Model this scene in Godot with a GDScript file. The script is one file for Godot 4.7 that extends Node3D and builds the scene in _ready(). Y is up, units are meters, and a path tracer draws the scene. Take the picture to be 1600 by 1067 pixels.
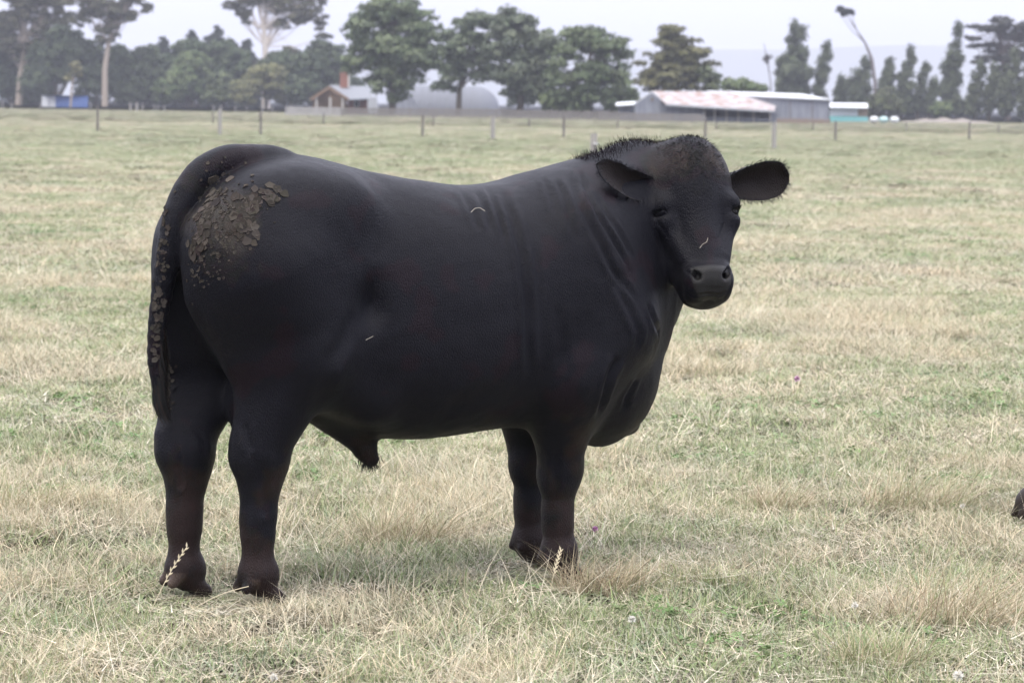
extends Node3D
# A black bull standing in a dry paddock, farm sheds and trees far behind, under a bright overcast sky.

const CAM_AT := Vector3(0, 1.5, 0)
const FOCAL := 5000.0               # in pixels of the 1600 x 1067 photograph
const CAM_PITCH := -0.07397
const CAM_ROLL := 0.0145
const BULL_AT := Vector3(-0.3144, 0, -9.8764)
const BULL_TURN := PI / 6.0
var cam_basis := Basis()
var bull_xf := Transform3D()
var bull_inv := Transform3D()
var rng := RandomNumberGenerator.new()

# ------------------------------------------------------------ pixels of the photograph to directions and places
func pixel_ray(px: float, py: float) -> Vector3:
	return cam_basis * Vector3((px - 800.0) / FOCAL, -(py - 533.5) / FOCAL, -1.0)

func on_ground(px: float, py: float) -> Vector3:
	var d := pixel_ray(px, py)
	return CAM_AT + d * (-CAM_AT.y / d.y)

func at_depth(px: float, py: float, depth: float) -> Vector3:
	var d := pixel_ray(px, py)
	return CAM_AT + d * (depth / -d.z)

# ------------------------------------------------------------ helpers
var taken := {}
func numbered(called: String) -> String:
	taken[called] = taken.get(called, -1) + 1
	return called if taken[called] == 0 else "%s_%03d" % [called, taken[called]]

func thing(called: String, label: String, category: String, at := Vector3.ZERO, turn := 0.0, group := "") -> Node3D:
	var o := Node3D.new()
	o.name = numbered(called)
	add_child(o)
	o.position = at
	o.rotation.y = turn
	tag(o, label, category, group)
	return o

func tag(o: Node3D, label: String, category: String, group := "") -> void:
	o.set_meta("label", label)
	o.set_meta("category", category)
	if group:
		o.set_meta("group", group)

func obj(called: String, m: Mesh, mat: Material, parent: Node = null, at := Vector3.ZERO) -> MeshInstance3D:
	var o := MeshInstance3D.new()
	o.name = called if parent else numbered(called)
	o.mesh = m
	if mat:
		o.material_override = mat
	if parent:
		parent.add_child(o, true)
	else:
		add_child(o)
	o.position = at
	return o

func structure(o: Node3D) -> Node3D:
	o.set_meta("kind", "structure")
	return o

func tri_mesh(verts: PackedVector3Array, idx: PackedInt32Array, nor = null, col = null, uv = null) -> ArrayMesh:
	var arr := []
	arr.resize(Mesh.ARRAY_MAX)
	arr[Mesh.ARRAY_VERTEX] = verts
	arr[Mesh.ARRAY_INDEX] = idx
	if nor != null:
		arr[Mesh.ARRAY_NORMAL] = nor
	if col != null:
		arr[Mesh.ARRAY_COLOR] = col
	if uv != null:
		arr[Mesh.ARRAY_TEX_UV] = uv
	var m := ArrayMesh.new()
	m.add_surface_from_arrays(Mesh.PRIMITIVE_TRIANGLES, arr)
	return m

func lin(r: float, g: float, b: float) -> Color:
	return Color(r, g, b).linear_to_srgb()

func noise_tex(freq: float, size := 512, normal := false, strength := 4.0, sd := 1, octaves := 4) -> NoiseTexture2D:
	var n := FastNoiseLite.new()
	n.noise_type = FastNoiseLite.TYPE_SIMPLEX_SMOOTH
	n.frequency = freq
	n.seed = sd
	n.fractal_octaves = octaves
	var t := NoiseTexture2D.new()
	t.width = size
	t.height = size
	t.noise = n
	t.seamless = true
	t.as_normal_map = normal
	t.bump_strength = strength
	return t

func mat(c: Color, rough := 0.8, spec := 0.5) -> StandardMaterial3D:
	var m := StandardMaterial3D.new()
	m.albedo_color = c
	m.roughness = rough
	m.metallic_specular = spec
	return m

func setup_view() -> void:
	cam_basis = Basis(Vector3.RIGHT, CAM_PITCH) * Basis(Vector3.BACK, CAM_ROLL)
	bull_xf = Transform3D(Basis(Vector3.UP, BULL_TURN), BULL_AT)
	bull_inv = bull_xf.affine_inverse()
	var cam := Camera3D.new()
	cam.name = "camera"
	cam.transform = Transform3D(cam_basis, CAM_AT)
	cam.fov = rad_to_deg(2.0 * atan(533.5 / FOCAL))
	cam.near = 0.1
	cam.far = 30000.0
	var lens := CameraAttributesPhysical.new()
	lens.frustum_focal_length = 112.0
	lens.exposure_aperture = 9.0
	lens.frustum_focus_distance = 9.7
	lens.frustum_far = 30000.0
	cam.attributes = lens
	cam.fov = rad_to_deg(2.0 * atan(533.5 / FOCAL))
	add_child(cam)
	cam.current = true
	var env := Environment.new()
	env.background_mode = Environment.BG_SKY
	var sky := Sky.new()
	var sm := ProceduralSkyMaterial.new()
	sm.sky_top_color = Color(0.935, 0.942, 1.0)
	sm.sky_horizon_color = Color(0.55, 0.555, 0.612)
	sm.sky_curve = 0.6
	sm.ground_bottom_color = Color(0.55, 0.55, 0.5)
	sm.ground_horizon_color = Color(0.62, 0.63, 0.62)
	sm.sky_energy_multiplier = 1.0
	sm.sun_angle_max = 1.0
	sky.sky_material = sm
	env.sky = sky
	env.background_energy_multiplier = SKY_GAIN
	env.tonemap_mode = Environment.TONE_MAPPER_LINEAR
	env.tonemap_exposure = EXPOSURE
	env.sdfgi_enabled = true
	env.ssao_enabled = true
	env.ssil_enabled = true
	env.fog_enabled = true
	env.fog_density = HAZE
	env.fog_light_color = Color(0.935, 0.95, 1.0)
	var we := WorldEnvironment.new()
	we.name = "world_environment"
	we.environment = env
	add_child(we)
	var sun := DirectionalLight3D.new()
	sun.name = "sun"
	sun.rotation_degrees = Vector3(-62, -25, 0)
	sun.light_energy = SUN_GAIN
	sun.light_color = Color(1.0, 0.98, 0.95)
	sun.light_angular_distance = 40.0
	sun.shadow_enabled = true
	add_child(sun)

const SKY_GAIN := 1.6
const SUN_GAIN := 0.32
const EXPOSURE := 2.55
const HAZE := 0.00027

func _ready() -> void:
	setup_view()
	build_ground()
	build_hills()
	build_farm()
	build_fences()
	build_trees()
	build_bull()
	build_second_bull()
	build_grass()
	build_details()
	print("done ", Time.get_ticks_msec())

# ============================================================ the land
func ground_mesh() -> ArrayMesh:
	var v := PackedVector3Array()
	var n := PackedVector3Array()
	var idx := PackedInt32Array()
	const NA := 160
	var radii := [0.0]
	var r := 1.0
	while r < 7000.0:
		radii.append(r)
		r *= 1.22
	for i in radii.size():
		for a in NA:
			var t := TAU * a / NA
			v.append(Vector3(cos(t) * radii[i], 0, sin(t) * radii[i]))
			n.append(Vector3.UP)
	for i in radii.size() - 1:
		for a in NA:
			var p := i * NA + a
			var q := i * NA + (a + 1) % NA
			idx.append_array([p, q, p + NA, q, q + NA, p + NA])
	return tri_mesh(v, idx, n)

func ramp_tex(freq: float, sd: int, octaves: int, offsets: Array, colors: Array, size := 1024) -> NoiseTexture2D:
	var t := noise_tex(freq, size, false, 1.0, sd, octaves)
	var g := Gradient.new()
	g.offsets = PackedFloat32Array(offsets)
	g.colors = PackedColorArray(colors)
	t.color_ramp = g
	return t

var patch := FastNoiseLite.new()    # where the paddock is green and where it is dry
var patch2 := FastNoiseLite.new()
func dryness(x: float, z: float) -> float:
	var v := patch.get_noise_2d(x, z * 0.55) * 0.9 + patch2.get_noise_2d(x, z * 0.7) * 0.5
	# the land near the far fence is greener
	return clampf(0.51 + v * 0.55 - 0.22 * smoothstep(-55.0, -95.0, z) * smoothstep(-190.0, -120.0, z), 0.0, 1.0)

func build_ground() -> void:
	patch.seed = 4
	patch.frequency = 0.30
	patch.fractal_octaves = 3
	patch2.seed = 17
	patch2.frequency = 1.1
	patch2.fractal_octaves = 2
	var m := mat(Color.WHITE, 0.95, 0.2)
	m.resource_name = "thatch_and_soil"
	m.albedo_texture = ramp_tex(0.012, 3, 6, [0.0, 0.35, 0.55, 0.75, 1.0], [lin(0.31, 0.335, 0.20), lin(0.35, 0.36, 0.225), lin(0.39, 0.38, 0.25), lin(0.43, 0.405, 0.28), lin(0.46, 0.425, 0.30)])
	m.uv1_triplanar = true
	m.uv1_world_triplanar = true
	m.uv1_scale = Vector3(0.07, 0.07, 0.07)
	m.detail_enabled = true
	m.detail_blend_mode = BaseMaterial3D.BLEND_MODE_MUL
	m.detail_albedo = ramp_tex(0.02, 8, 5, [0.0, 0.5, 1.0], [Color(0.72, 0.76, 0.70), Color(0.95, 0.94, 0.9), Color(1, 1, 1)])
	m.detail_uv_layer = BaseMaterial3D.DETAIL_UV_2
	m.uv2_triplanar = true
	m.uv2_world_triplanar = true
	m.uv2_scale = Vector3(0.9, 0.9, 0.9)
	structure(obj("ground", ground_mesh(), m))

# ------------------------------------------------------------ grass
func blade(st: SurfaceTool, at: Vector3, lean: Vector3, height: float, width: float, bend: float, c: Color, segs := 3) -> void:
	var side := Vector3(-lean.z, 0, lean.x).normalized()
	if side.length() < 0.5:
		side = Vector3.RIGHT
	side = side.rotated(Vector3.UP, rng.randf_range(-1.0, 1.0))
	var pl := at - side * width
	var pr := at + side * width
	for i in segs:
		var t := (i + 1.0) / segs
		var c2 := at + Vector3.UP * height * (t - bend * 0.35 * t * t) + lean * height * (t * 0.35 + bend * t * t)
		var w := width * (1.0 - t * 0.85)
		var nl := c2 - side * w
		var nr := c2 + side * w
		var order := [pl, nl, pr, pr, nl, nr] if i < segs - 1 else [pl, c2, pr]
		for p in order:
			st.set_color(c)
			st.add_vertex(p)
		pl = nl
		pr = nr

func clump(kind: String, sd: int) -> ArrayMesh:
	rng.seed = sd
	var st := SurfaceTool.new()
	st.begin(Mesh.PRIMITIVE_TRIANGLES)
	match kind:
		"green":
			for i in 90:
				var a := rng.randf() * TAU
				var r := sqrt(rng.randf()) * 0.13
				var lean := Vector3(rng.randfn(0.15, 0.8), 0, rng.randfn(0, 0.8))
				var v := rng.randf_range(0.7, 1.3)
				var c := Color(0.28 * v, 0.34 * v, 0.165 * v)
				if rng.randf() < 0.3:
					c = Color(0.48 * v, 0.45 * v, 0.33 * v)
				elif rng.randf() < 0.25:
					c = Color(0.27 * v, 0.325 * v, 0.21 * v)
				blade(st, Vector3(cos(a) * r, -0.004, sin(a) * r), lean, rng.randf_range(0.025, 0.085), rng.randf_range(0.0016, 0.0032), rng.randf_range(0.1, 0.8), c)
		"dry":
			var drift := Vector3(rng.randf_range(-0.5, 0.9), 0, rng.randf_range(-0.5, 0.5))
			for i in 70:
				var a := rng.randf() * TAU
				var r := sqrt(rng.randf()) * 0.14
				var lean := (Vector3(rng.randfn(0, 1.0), 0, rng.randfn(0, 1.0)) + drift)
				var v := rng.randf_range(0.65, 1.25)
				var c := Color(0.64 * v, 0.565 * v, 0.41 * v)
				if rng.randf() < 0.25:
					c = Color(0.50 * v, 0.43 * v, 0.315 * v)
				elif rng.randf() < 0.3:
					c = Color(0.38 * v, 0.40 * v, 0.27 * v)
				blade(st, Vector3(cos(a) * r, -0.004, sin(a) * r), lean, rng.randf_range(0.035, 0.13), rng.randf_range(0.0010, 0.0021), rng.randf_range(0.0, 0.9), c)
		"stalk":
			for i in 9:
				var a := rng.randf() * TAU
				var r := sqrt(rng.randf()) * 0.10
				var lean := Vector3(rng.randfn(0.25, 1.1), 0, rng.randfn(0, 0.9))
				var v := rng.randf_range(0.85, 1.25)
				var c := Color(0.70 * v, 0.63 * v, 0.49 * v)
				blade(st, Vector3(cos(a) * r, 0, sin(a) * r), lean, rng.randf_range(0.10, 0.24), rng.randf_range(0.0009, 0.0015), rng.randf_range(-0.1, 0.5), c, 4)
		"litter":
			for i in 40:
				var a := rng.randf() * TAU
				var d := Vector3(cos(a), rng.randf_range(-0.1, 0.2), sin(a))
				var p := Vector3(rng.randf_range(-0.16, 0.16), rng.randf_range(0.008, 0.05), rng.randf_range(-0.16, 0.16))
				var v := rng.randf_range(0.7, 1.3)
				var w := d.cross(Vector3.UP).normalized() * rng.randf_range(0.0009, 0.0022)
				var e := p + d * rng.randf_range(0.03, 0.12)
				for q in [p - w, e, p + w]:
					st.set_color(Color(0.64 * v, 0.57 * v, 0.44 * v))
					st.add_vertex(q)
		"weed":
			for i in 26:
				var a := rng.randf() * TAU
				var r := sqrt(rng.randf()) * 0.09
				var p := Vector3(cos(a) * r, rng.randf_range(0.015, 0.05), sin(a) * r)
				var n := Vector3(rng.randfn(0, 0.4), 1, rng.randfn(0, 0.4)).normalized()
				var x := n.cross(Vector3(rng.randf(), 0.1, rng.randf())).normalized()
				var y := n.cross(x)
				var v := rng.randf_range(0.7, 1.3)
				var s := rng.randf_range(0.006, 0.014)
				for k in 3:
					var cdir := x.rotated(n, TAU * k / 3.0)
					var cs := n.cross(cdir)
					var t := p + cdir * s
					for q in [p, t + cs * s * 0.6, t - cs * s * 0.6, t + cs * s * 0.6, t + cdir * s * 0.8, t - cs * s * 0.6]:
						st.set_color(Color(0.16 * v, 0.25 * v, 0.10 * v))
						st.add_vertex(q)
				blade(st, Vector3(p.x, 0, p.z), Vector3(0.01, 0, 0.01), p.y, 0.0008, 0.0, Color(0.13, 0.2, 0.07), 1)
	st.generate_normals()
	return st.commit()

func grass_material() -> StandardMaterial3D:
	var m := mat(Color.WHITE, 0.7, 0.3)
	m.resource_name = "grass_blades"
	m.vertex_color_use_as_albedo = true
	m.backlight_enabled = true
	m.backlight = Color(0.5, 0.5, 0.5)
	m.cull_mode = BaseMaterial3D.CULL_DISABLED
	return m

func scatter(called: String, label: String, category: String, m: Mesh, material: Material, where: Array) -> void:
	if where.is_empty():
		return
	var mm := MultiMesh.new()
	mm.transform_format = MultiMesh.TRANSFORM_3D
	mm.use_colors = true
	mm.mesh = m
	mm.instance_count = where.size()
	for i in where.size():
		mm.set_instance_transform(i, where[i][0])
		mm.set_instance_color(i, where[i][1])
	var o := MultiMeshInstance3D.new()
	o.name = numbered(called)
	o.multimesh = mm
	o.material_override = material
	add_child(o)
	tag(o, label, category)
	o.set_meta("kind", "stuff")

# how a stretch of the paddock is sown: [nearest, farthest, per square metre, size]
const SOWN := [[7.3, 14.0, 150.0, 1.0], [14.0, 26.0, 75.0, 1.35], [26.0, 50.0, 26.0, 2.1], [50.0, 100.0, 9.0, 2.8], [100.0, 210.0, 3.6, 3.6], [210.0, 420.0, 0.8, 5.0]]

const HOOVES := [Vector2(-0.73, -9.40), Vector2(-0.95, -9.45), Vector2(0.17, -9.92), Vector2(0.10, -10.15)]

func build_grass() -> void:
	var kinds := ["green", "green", "green", "dry", "dry", "dry", "litter", "stalk", "stalk", "weed"]
	var places := []
	for k in kinds.size():
		places.append([])
	rng.seed = 77
	for s in SOWN:
		var d: float = s[0]
		while d < s[1]:
			var step: float = (s[1] - s[0]) / 60.0
			var half := 0.165 * (d + step) + 1.2
			var count := int(2.0 * half * step * s[2])
			for i in count:
				var z := -(d + rng.randf() * step)
				var x := rng.randf_range(-half, half)
				var dry := dryness(x, z)
				var roll := rng.randf()
				var k := 0
				var kind_roll := rng.randf()
				if kind_roll < 0.16:
					k = 6
				elif kind_roll < 0.16 + 0.07 * dry + 0.02:
					k = 7 + rng.randi() % 2
				elif kind_roll < 0.27 and dry < 0.45:
					k = 9
				elif roll < dry:
					k = 3 + rng.randi() % 3
				else:
					k = rng.randi() % 3
				var size: float = s[3] * rng.randf_range(0.7, 1.3)
				var tall: float = lerpf(0.9, 0.55, smoothstep(20.0, 120.0, -z)) * rng.randf_range(0.7, 1.25)
				if k >= 3 and k <= 5:
					tall *= 0.55 + 0.75 * smoothstep(0.45, 1.0, dry)
				# trodden short round the hooves
				for h in HOOVES:
					var near_hoof := Vector2(x - h.x, (z - h.y) * 0.6).length()
					tall *= lerpf(0.45, 1.0, smoothstep(0.10, 0.34, near_hoof))
				var b := Basis(Vector3.UP, rng.randf() * TAU) * Basis.from_scale(Vector3(size, tall, size))
				var v := rng.randf_range(0.82, 1.15)
				var warm := rng.randf_range(-0.05, 0.05)
				places[k].append([Transform3D(b, Vector3(x, 0, z)), Color(v * (1.0 + warm), v, v * (1.0 - warm))])
			d += step
	var m := grass_material()
	var names := {"green": ["short_grass", "short green grass blades growing across the paddock", "grass"], "dry": ["dry_grass", "straw coloured dry grass growing across the paddock", "grass"], "litter": ["grass_litter", "cut straw lying flat among the grass of the paddock", "straw"], "stalk": ["grass_stalks", "pale thin seed stalks sticking out above the grass", "grass"], "weed": ["clover", "low green clover leaves among the grass", "clover"]}
	for k in kinds.size():
		var n: Array = names[kinds[k]]
		scatter(n[0], n[1], n[2], clump(kinds[k], 100 + k), m, places[k])

# ============================================================ sheds, fences and trees beyond the paddock
func slab(points: Array, back: Vector3) -> ArrayMesh:
	# a flat convex outline given a thickness
	var st := SurfaceTool.new()
	st.begin(Mesh.PRIMITIVE_TRIANGLES)
	st.set_smooth_group(-1)
	var n := points.size()
	var mid := Vector3.ZERO
	for p in points:
		mid += p / n
	mid += back * 0.5
	for i in range(1, n - 1):
		facet(st, [points[0], points[i], points[i + 1]], mid)
		facet(st, [points[0] + back, points[i] + back, points[i + 1] + back], mid)
	for i in n:
		var a: Vector3 = points[i]
		var b: Vector3 = points[(i + 1) % n]
		facet(st, [a, b, b + back], mid)
		facet(st, [a, b + back, a + back], mid)
	st.generate_normals()
	return st.commit()

func facet(st: SurfaceTool, p: Array, mid: Vector3) -> void:
	var out: Vector3 = (p[2] - p[0]).cross(p[1] - p[0])
	if out.dot(p[0] - mid) < 0.0:
		p = [p[0], p[2], p[1]]
	for v in p:
		st.add_vertex(v)

func px_points(list: Array, depth: float, base: Vector3) -> Array:
	# [px, py] or [px, py, depth]; places relative to the thing's base
	var out := []
	for p in list:
		out.append(at_depth(p[0], p[1], p[2] if p.size() > 2 else depth) - base)
	return out

func part(called: String, list: Array, depth: float, thick: float, m: Material, parent: Node3D) -> MeshInstance3D:
	return obj(called, slab(px_points(list, depth, parent.position), Vector3(0, 0, -thick)), m, parent)

func tube(st: SurfaceTool, a: Vector3, r1: float, b: Vector3, r2: float, sides := 7, c := Color.WHITE) -> void:
	var ax := (b - a).normalized()
	var x := ax.cross(Vector3(0.31, 0.2, 0.93)).normalized()
	var y := ax.cross(x)
	for i in sides:
		var t0 := TAU * i / sides
		var t1 := TAU * (i + 1) / sides
		var d0 := x * cos(t0) + y * sin(t0)
		var d1 := x * cos(t1) + y * sin(t1)
		var q := [a + d0 * r1, b + d0 * r2, a + d1 * r1, a + d1 * r1, b + d0 * r2, b + d1 * r2]
		var nn := [d0, d0, d1, d1, d0, d1]
		for k in 6:
			st.set_normal(nn[k])
			st.set_color(c)
			st.add_vertex(q[k])

func ground_under(px: float, depth: float) -> Vector3:
	var p := at_depth(px, 165.0, depth)
	p.y = 0.0
	return p

# ------------------------------------------------------------ trees
var leaf_mat: StandardMaterial3D
var bark_mat: StandardMaterial3D
func leaf_materials() -> void:
	leaf_mat = mat(Color.WHITE, 0.6, 0.35)
	leaf_mat.resource_name = "leaves"
	leaf_mat.vertex_color_use_as_albedo = true
	leaf_mat.backlight_enabled = true
	leaf_mat.backlight = Color(0.35, 0.35, 0.35)
	leaf_mat.cull_mode = BaseMaterial3D.CULL_DISABLED
	bark_mat = mat(Color.WHITE, 0.9, 0.3)
	bark_mat.resource_name = "bark"
	bark_mat.vertex_color_use_as_albedo = true

# blobs: [px, py, half width, half height] in pixels at that depth; stem: [[px, py, radius in m], ...] from the ground up
func tree(called: String, label: String, depth: float, blobs: Array, stem: Array, look: Dictionary) -> void:
	rng.seed = hash(label)
	var foot := ground_under(stem[0][0], depth)
	var t := thing(called, label, look.get("category", "tree"), foot, 0.0, look.get("group", ""))
	var per := depth / FOCAL
	var wood := SurfaceTool.new()
	wood.begin(Mesh.PRIMITIVE_TRIANGLES)
	var bark: Color = look.get("bark", Color(0.10, 0.085, 0.07))
	var joints := []
	for s in stem:
		var p := at_depth(s[0], s[1], depth) - foot
		joints.append([p, s[2]])
	joints[0][0].y = -0.3
	for i in joints.size() - 1:
		tube(wood, joints[i][0], joints[i][1], joints[i + 1][0], joints[i + 1][1], 9, bark)
	var leaves := SurfaceTool.new()
	leaves.begin(Mesh.PRIMITIVE_TRIANGLES)
	var base_c: Color = look.get("leaf", Color(0.06, 0.08, 0.04))
	var size: float = look.get("size", 0.42)
	var fill: float = look.get("fill", 1.0)
	var flat: float = look.get("flat", 0.7)
	for b in blobs:
		var c := at_depth(b[0], b[1], depth) - foot
		var rx: float = b[2] * per
		var ry: float = b[3] * per
		var rz := rx * 0.9
		c.z += rng.randf_range(-0.3, 0.3) * rx
		var rs: float = look.get("clump", 0.0)
		if rs == 0.0:
			rs = clampf(0.30 * sqrt(rx * ry), 0.5, 1.6)
		var n_sub := int(clampf(fill * 2.0 * rx * ry * rz / (rs * rs * rs), 6, 150))
		for s in n_sub:
			var u := Vector3(rng.randfn(), rng.randfn(), rng.randfn()).normalized() * pow(rng.randf(), 0.42)
			var sc := c + Vector3(u.x * rx, u.y * ry, u.z * rz)
			sc.y = maxf(sc.y, 0.4)
			var r := rs * rng.randf_range(0.6, 1.3)
			var tone := rng.randf_range(0.75, 1.3)
			if look.has("second") and rng.randf() < 0.3:
				tone *= 1.0
			var cc: Color = base_c.lerp(look.get("second", base_c), rng.randf() * 0.9)
			if rng.randf() < look.get("limbs", 0.18):
				# a limb from the stem to this clump
				var j: Array = joints[clampi(int(rng.randf_range(0.45, 1.0) * joints.size()), 0, joints.size() - 1)]
				var near_r: float = minf(j[1] * 0.5, 0.16)
				var elbow: Vector3 = j[0].lerp(sc, 0.5) + Vector3(0, -0.08 * sc.distance_to(j[0]), 0)
				tube(wood, j[0], near_r, elbow, near_r * 0.6, 5, bark)
				tube(wood, elbow, near_r * 0.6, sc, 0.03, 5, bark)
			var count := int(clampf(9.0 * r * r / (size * size) * look.get("dense", 1.0), 14, 80))
			for k in count:
				var d := Vector3(rng.randfn(), rng.randfn() * flat, rng.randfn()).normalized() * pow(rng.randf(), 0.4) * r
				d.y *= flat
				d += look.get("wind", Vector3.ZERO) * r * rng.randf()
				var p := sc + d
				var n := (d.normalized() * 0.8 + u * 0.5 + Vector3(rng.randfn(), rng.randfn() + 0.5, rng.randfn()) * 0.55).normalized()
				var x := n.cross(Vector3(rng.randfn(), rng.randfn(), rng.randfn())).normalized() * size * rng.randf_range(0.5, 1.25)
				var y := n.cross(x).normalized() * size * rng.randf_range(0.25, 0.6)
				var v := tone * rng.randf_range(0.75, 1.25)
				leaves.set_color(Color(cc.r * v, cc.g * v, cc.b * v))
				leaves.set_normal(n)
				for q in [p - x, p + y, p + x, p - x, p + x, p - y]:
					leaves.add_vertex(q)
	obj("trunk", wood.commit(), bark_mat, t)
	if not blobs.is_empty():
		obj("crown", leaves.commit(), leaf_mat, t)

func poplar(px: float, base: float, top: float, half: float, lean: float, depth: float, label: String, leaf := Color(0.075, 0.095, 0.05)) -> void:
	var blobs := []
	var n := 9
	for i in n:
		var t := i / (n - 1.0)
		var y := lerpf(base - 16.0, top + 6.0, t)
		var w := half * (0.9 + 0.7 * t) if t < 0.35 else half * lerpf(1.2, 0.24, pow((t - 0.35) / 0.65, 1.1)) * rng.randf_range(0.8, 1.15)
		blobs.append([px + lean * t * t + (i % 2 * 2 - 1) * half * 0.22, y, w * 0.85, (base - top) / n * 0.85])
	tree("poplar_tree", label, depth, blobs, [[px, base, 0.3], [px, base - 25, 0.25], [px + lean * 0.5, lerpf(base, top, 0.7), 0.1]], {"leaf": leaf, "second": Color(0.11, 0.13, 0.075), "size": 0.34, "wind": Vector3(0.5, 0.35, 0), "flat": 1.1, "clump": 0.75, "fill": 2.0, "group": "poplars bending in the wind", "limbs": 0.05})

func build_trees() -> void:
	leaf_materials()
	var gum := {"leaf": Color(0.075, 0.08, 0.05), "second": Color(0.12, 0.115, 0.07), "bark": Color(0.42, 0.36, 0.30), "size": 0.38, "fill": 0.95, "flat": 0.6, "limbs": 0.3, "clump": 0.95, "group": "tall gum trees"}
	var dark := {"leaf": Color(0.055, 0.078, 0.048), "second": Color(0.095, 0.12, 0.065), "size": 0.45, "fill": 1.5, "group": "dark belt trees"}
	var bush := {"leaf": Color(0.105, 0.15, 0.065), "second": Color(0.16, 0.19, 0.09), "size": 0.38, "fill": 1.1, "group": "bushy trees of the belt"}
	var pine := {"leaf": Color(0.03, 0.042, 0.035), "second": Color(0.045, 0.055, 0.04), "size": 0.4, "fill": 0.9, "flat": 0.8, "group": "dark conifers behind the belt"}
	# ---- tree belt on the left
	tree("gum_tree", "tall gum tree with a loose crown at the open end of the tree belt", 600, [[10, 40, 30, 26], [45, 15, 30, 22], [30, 80, 26, 20], [75, 35, 24, 18], [70, -5, 34, 16], [15, -12, 32, 16], [95, 5, 18, 20], [60, 62, 26, 18], [5, 68, 26, 20], [102, 30, 16, 14]], [[28, 166, 0.7], [32, 110, 0.55], [36, 60, 0.4], [44, 10, 0.2]], gum)
	tree("gum_tree", "tall gum tree with a straight pale trunk behind the blue container", 590, [[150, 8, 32, 20], [190, 16, 24, 18], [170, 42, 22, 18], [205, -8, 26, 14], [128, 30, 18, 14], [222, 10, 14, 9], [110, -6, 22, 14], [165, 62, 14, 9]], [[163, 166, 0.62], [163, 110, 0.5], [168, 70, 0.42], [176, 40, 0.3], [196, 20, 0.12]], gum)
	tree("gum_tree", "white trunked gum tree with spreading limbs above the bushes", 600, [[372, 8, 22, 16], [400, -8, 30, 14], [440, 6, 26, 18], [470, 22, 24, 16], [500, 34, 14, 12], [455, -10, 34, 12], [488, 5, 18, 12], [505, 55, 12, 7], [388, 28, 10, 8], [440, 36, 14, 9], [455, 78, 10, 6]], [[415, 166, 0.85], [415, 105, 0.72], [414, 72, 0.55], [412, 46, 0.42], [404, 10, 0.22]], gum.merged({"bark": Color(0.66, 0.60, 0.55), "limbs": 0.32}, true))
	tree("belt_tree", "dark tree standing behind the blue and white container", 595, [[85, 105, 34, 32], [60, 125, 30, 28], [105, 80, 28, 24], [95, 56, 24, 18], [115, 60, 18, 14], [65, 85, 24, 18]], [[85, 166, 0.4], [86, 90, 0.2]], dark)
	tree("belt_tree", "dark tree closing the end of the belt beside the container", 605, [[22, 125, 34, 32], [-5, 110, 28, 36], [40, 145, 24, 18], [5, 85, 22, 18]], [[20, 166, 0.4], [20, 100, 0.2]], dark)
	tree("belt_tree", "dark tree right behind the pale trunk of the gum", 598, [[150, 130, 34, 32], [135, 105, 26, 22], [178, 110, 26, 28], [190, 135, 26, 26], [140, 80, 22, 18], [182, 84, 18, 14]], [[150, 166, 0.4], [150, 100, 0.2]], dark)
	tree("belt_tree", "dark green tree between the pale trunk and the conifers", 596, [[225, 120, 32, 26], [210, 142, 30, 20], [250, 138, 28, 24], [228, 90, 24, 20], [205, 100, 18, 16]], [[225, 166, 0.35], [225, 110, 0.2]], dark.merged({"leaf": Color(0.05, 0.066, 0.036)}, true))
	tree("bushy_tree", "green leafy tree in front of the dark conifers", 585, [[292, 118, 34, 26], [268, 140, 30, 22], [320, 138, 30, 24], [300, 95, 24, 16]], [[292, 166, 0.35], [292, 110, 0.2]], bush)
	tree("bushy_tree", "round yellow green bush under the white trunked gum", 575, [[415, 128, 42, 24], [385, 142, 34, 20], [450, 138, 30, 24], [420, 112, 32, 12]], [[415, 166, 0.3], [415, 130, 0.2]], bush.merged({"leaf": Color(0.14, 0.155, 0.07), "second": Color(0.21, 0.205, 0.10)}, true))
	tree("belt_tree", "broad mid green tree filling the belt behind the leafy tree", 600, [[265, 105, 34, 24], [330, 108, 36, 26], [365, 100, 30, 26], [300, 80, 30, 18], [350, 80, 26, 18], [250, 130, 30, 24], [440, 100, 34, 20]], [[300, 166, 0.4], [305, 110, 0.2]], dark.merged({"leaf": Color(0.065, 0.095, 0.05)}, true))
	tree("bushy_tree", "low dark green bush beside the yellow green bush", 580, [[358, 145, 26, 18], [345, 130, 22, 18], [335, 152, 22, 12]], [[350, 166, 0.25], [350, 140, 0.15]], bush.merged({"leaf": Color(0.055, 0.075, 0.035)}, true))
	for a in [[255, 58, 46, "conifer with a pointed top nearest the pale gum trunk"], [300, 48, 44, "conifer with a pointed top in the middle of the belt"], [340, 42, 40, "conifer with a pointed top left of the white gum"], [385, 62, 40, "conifer half hidden behind the white gum"]]:
		tree("conifer_tree", a[3], 650, [[a[0], a[1] + 8, 9, 10], [a[0] - 6, a[1] + 24, 17, 13], [a[0] + 6, a[1] + 44, 24, 18], [a[0], a[1] + 70, 30, 24], [a[0], a[1] + 95, 30, 22]], [[a[0], 164, 0.4], [a[0], a[1] + 10, 0.08]], pine)
	tree("belt_tree", "dark tree between the white gum and the brick chimney", 560, [[490, 110, 30, 26], [475, 135, 30, 28], [505, 140, 28, 22], [500, 85, 26, 22], [530, 120, 22, 22], [525, 90, 22, 22], [470, 100, 22, 18], [550, 140, 22, 18]], [[490, 168, 0.4], [490, 110, 0.2]], dark)
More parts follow.
